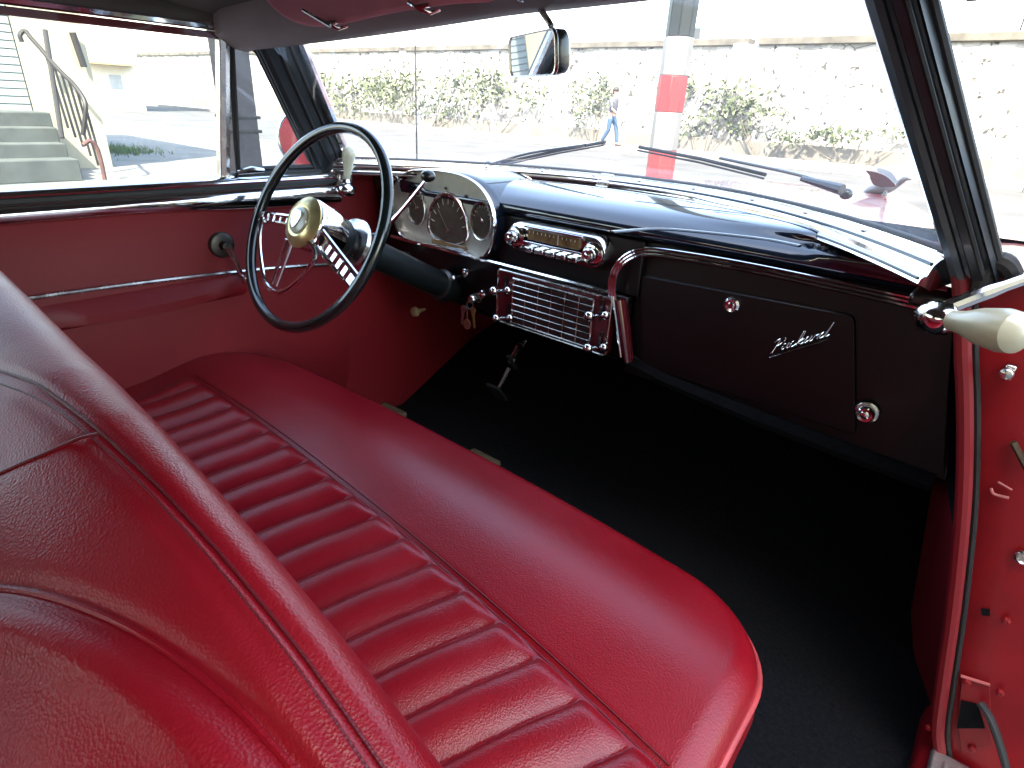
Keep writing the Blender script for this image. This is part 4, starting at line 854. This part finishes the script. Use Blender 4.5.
# things above the wall
bc = at(699, 34, 'y', 23.2); g = G(); g.box((-20, 32, WT-.35), (160, 22.5, .5)); struct('upper_terrace', g, ASPH)
vehicle('parked_car', (bc[0], 22.9, WT-.62), math.radians(180), 1.9, 1.2, 1.35, BLUEV, 'small light blue car parked above the stone wall right of the striped pole', 'car', False)
ub = np.array([1.5, 27, WT-.1]); uo = empty('hillside_house', ub, 'yellowish house above the stone wall at far right', 'house')
g = G(); g.box((3.5, 29, WT+2.4), (8.5, 5, 5)); obj('wall', g, YELLOWW, uo, org=ub)
g = G(); g.prism([(-1.2, 26.1, WT+4.9), (-1.2, 31.9, WT+4.9), (-1.2, 29, WT+6.6)], (9.4, 0, 0)); obj('roof', g, ROOFT, uo, org=ub)
for x in (.8, 3.3, 6.0):
    g = G(); g.box((x, 26.49, WT+2.6), (1.2, .06, 1.5)); w = obj('window', g, CREAMW, uo, org=ub); g = G(); g.box((x, 26.45, WT+2.6), (1.0, .03, 1.3)); obj('pane', g, GLASSD, w, org=ub)
g = G(); g.tube([(-1.2, 26.0, WT+1.2), (8, 26.0, WT+1.2)], .04, 8); [g.tube([(x, 26.0, WT-.1), (x, 26.0, WT+1.2)], .03, 6) for x in np.linspace(-1.2, 8, 8)]; obj('terrace_rail', g, IRON, uo, org=ub)
# unseen tall block added behind the car, trimmed to throw its shade
nb = np.array([10, -7.5, 0]); no = empty('added_shade_block', nb, 'unseen tall cream block added behind the car to shade it and the yard', 'added shade block')
BH = 14.5
g = G(); g.box((10, -12.5, BH/2), (24, 10, BH)); obj('wall', g, mat('added shade block cream', (.50, .40, .26), .9, var=.1, vscale=1.5), no, org=nb)
g = G(); g.box((10, -12.5, BH+.15), (24.8, 10.8, .3)); obj('roof', g, CONC, no, org=nb)
for z in (1.9, 5.0, 8.1, 11.2):
    for x in np.arange(0, 21.1, 3.0):
        g = G(); g.box((x, -7.49, z), (1.3, .08, 1.7)); w = obj('window', g, CREAMW, no, org=nb); g = G(); g.box((x, -7.44, z), (1.1, .04, 1.5)); obj('pane', g, GLASSD, w, org=nb)
# ================================================================== person
def skin(name, verts, edges, radii, m, parent, root=0, sub=1):
    me = bpy.data.meshes.new(name); me.from_pydata([tuple(v) for v in verts], edges, []); o = bpy.data.objects.new(name, me); COL.objects.link(o); o.parent = parent
    me.materials.append(m); md = o.modifiers.new('skin', 'SKIN'); md.use_smooth_shade = True; sv = me.skin_vertices[0].data
    for i, r in enumerate(radii): sv[i].radius = (r, r) if np.isscalar(r) else r; sv[i].use_root = (i == root)
    s_ = o.modifiers.new('sub', 'SUBSURF'); s_.levels = s_.render_levels = sub
    return o
pf = at(609, 145.5, 'z', .13); per = empty('person', tuple(pf), 'person with dark hair in grey top and blue jeans walking beside the stone wall', 'person'); per.rotation_euler.z = math.radians(0)
HS = 1.0
J = {'pel': (0, 0, .92), 'wst': (.01, 0, 1.05), 'chs': (.03, 0, 1.28), 'nck': (.04, 0, 1.46), 'hd0': (.055, 0, 1.55), 'hd1': (.06, 0, 1.68),
     'lh': (0, .09, .88), 'lk': (.17, .09, .50), 'la': (.24, .09, .09), 'lt': (.38, .09, .035), 'rh': (0, -.09, .88), 'rk': (-.03, -.09, .49), 'ra': (-.26, -.09, .12), 'rt': (-.13, -.09, .03),
     'ls': (.03, .18, 1.40), 'le': (-.12, .23, 1.14), 'lw': (-.02, .24, .92), 'rs': (.03, -.18, 1.40), 're': (.10, -.23, 1.13), 'rw': (.30, -.21, 1.00)}
names = list(J); V = [np.array(J[n]) for n in names]; ix = {n: i for i, n in enumerate(names)}
E_ = [('pel', 'wst'), ('wst', 'chs'), ('chs', 'nck'), ('nck', 'hd0'), ('hd0', 'hd1'), ('pel', 'lh'), ('lh', 'lk'), ('lk', 'la'), ('la', 'lt'), ('pel', 'rh'), ('rh', 'rk'), ('rk', 'ra'), ('ra', 'rt'), ('chs', 'ls'), ('ls', 'le'), ('le', 'lw'), ('chs', 'rs'), ('rs', 're'), ('re', 'rw')]
rad = {'pel': .13, 'wst': .115, 'chs': .135, 'nck': .055, 'hd0': .075, 'hd1': .082, 'lh': .085, 'lk': .055, 'la': .036, 'lt': .03, 'rh': .085, 'rk': .055, 'ra': .036, 'rt': .03, 'ls': .06, 'le': .040, 'lw': .026, 'rs': .06, 're': .040, 'rw': .026}
ed = [(ix[a], ix[b]) for a, b in E_]; rr_ = [rad[n] for n in names]
for s_, wn, en in ((1, 'lw', 'le'), (-1, 'rw', 're')):
    w_ = np.array(J[wn]); d = nrm(w_-np.array(J[en])); u_, v_, _ = frame(d, (0, 1, 0)); V.append(w_+d*.06); rr_.append(.030); pi_ = len(V)-1; ed.append((ix[wn], pi_))
    for k in range(4):
        b_ = w_+d*.09+v_*(k-1.5)*.019; V += [b_, b_+d*(.045-.006*abs(k-1.5))+u_*.012]; rr_ += [.009, .008]; ed += [(pi_, len(V)-2), (len(V)-2, len(V)-1)]
    b_ = w_+d*.05+v_*.035; V += [b_, b_+d*.035+v_*.012]; rr_ += [.010, .008]; ed += [(pi_, len(V)-2), (len(V)-2, len(V)-1)]
skin('body', V, ed, rr_, SKIN, per)
def sub_skel(name, ns, m, grow, ends={}):
    vs = [np.array(ends.get(n, J[n])) for n in ns]; k = {n: i for i, n in enumerate(ns)}
    return skin(name, vs, [(k[a], k[b]) for a, b in E_ if a in k and b in k], [rad[n]+grow for n in ns], m, per)
sub_skel('trousers', ['pel', 'wst', 'lh', 'lk', 'la', 'rh', 'rk', 'ra'], JEANS, .018, {'wst': (.01, 0, .99)})
k2 = ['chs', 'wst', 'pel', 'nck', 'ls', 'le', 'rs', 're']
sub_skel('shirt', k2, SHIRT, .020, {'pel': (0, 0, .95), 'nck': (.038, 0, 1.42)})
g = G(); g.ball((.045, 0, 1.70), (.105, .095, .085), 16); g.ball((.0, 0, 1.64), (.07, .085, .09), 14); obj('hair', g, HAIR, per)
g = G(); g.ball((.150, 0, 1.615), (.018, .014, .022), 8); obj('nose', g, SKIN, per)
for sy in (-1, 1):
    g = G(); g.ball((.06, sy*.088, 1.62), (.02, .01, .032), 8); obj('ear', g, SKIN, per)
    g = G(); g.ball((.133, sy*.032, 1.645), (.012, .014, .009), 8); obj('eye', g, HAIR, per)
for a, t in (('la', 'lt'), ('ra', 'rt')):
    A_, T_ = np.array(J[a]), np.array(J[t]); A2 = A_-np.array([.04, 0, .045]); g = G(); g.tube(spline([A2+np.array([-.02, 0, 0]), A2*.5+T_*.5, T_+np.array([.03, 0, -.002])], 4), [.02]+[.042]*7+[.02], 10, sq=1.1); obj('shoe', g, SHOE, per)
# ================================================================== light
w = bpy.data.worlds.new('World'); S.world = w; w.use_nodes = True; nt = w.node_tree
sk = nt.nodes.new('ShaderNodeTexSky'); sk.sky_type = 'NISHITA'; sk.sun_disc = False
EL, AZ = math.radians(50), math.radians(150)       # sun behind the car, a little to the driver's side
sk.sun_elevation = EL; sk.sun_rotation = AZ; sk.air_density = 1.2; sk.dust_density = 2.0
nt.links.new(sk.outputs[0], nt.nodes['Background'].inputs[0]); nt.nodes['Background'].inputs[1].default_value = .13
sd = np.array([math.sin(AZ)*math.cos(EL), math.cos(AZ)*math.cos(EL), math.sin(EL)])
sl = bpy.data.lights.new('sun', 'SUN'); sl.energy = 2.6; sl.angle = math.radians(.6); sl.color = (1, .95, .86)
so = bpy.data.objects.new('sun', sl); COL.objects.link(so); so.rotation_euler = Vector(sd).to_track_quat('Z', 'Y').to_euler()
S.view_settings.view_transform = 'Standard'; S.view_settings.look = 'None'; S.view_settings.exposure = 3.45; S.view_settings.gamma = 1
S.view_settings.use_white_balance = True; S.view_settings.white_balance_temperature = 7200; S.view_settings.white_balance_tint = 10
S.render.engine = 'CYCLES'; S.cycles.use_denoising = True; S.cycles.max_bounces = 12; S.cycles.transparent_max_bounces = 16
S.cycles.sample_clamp_indirect = 8; S.cycles.diffuse_bounces = 6
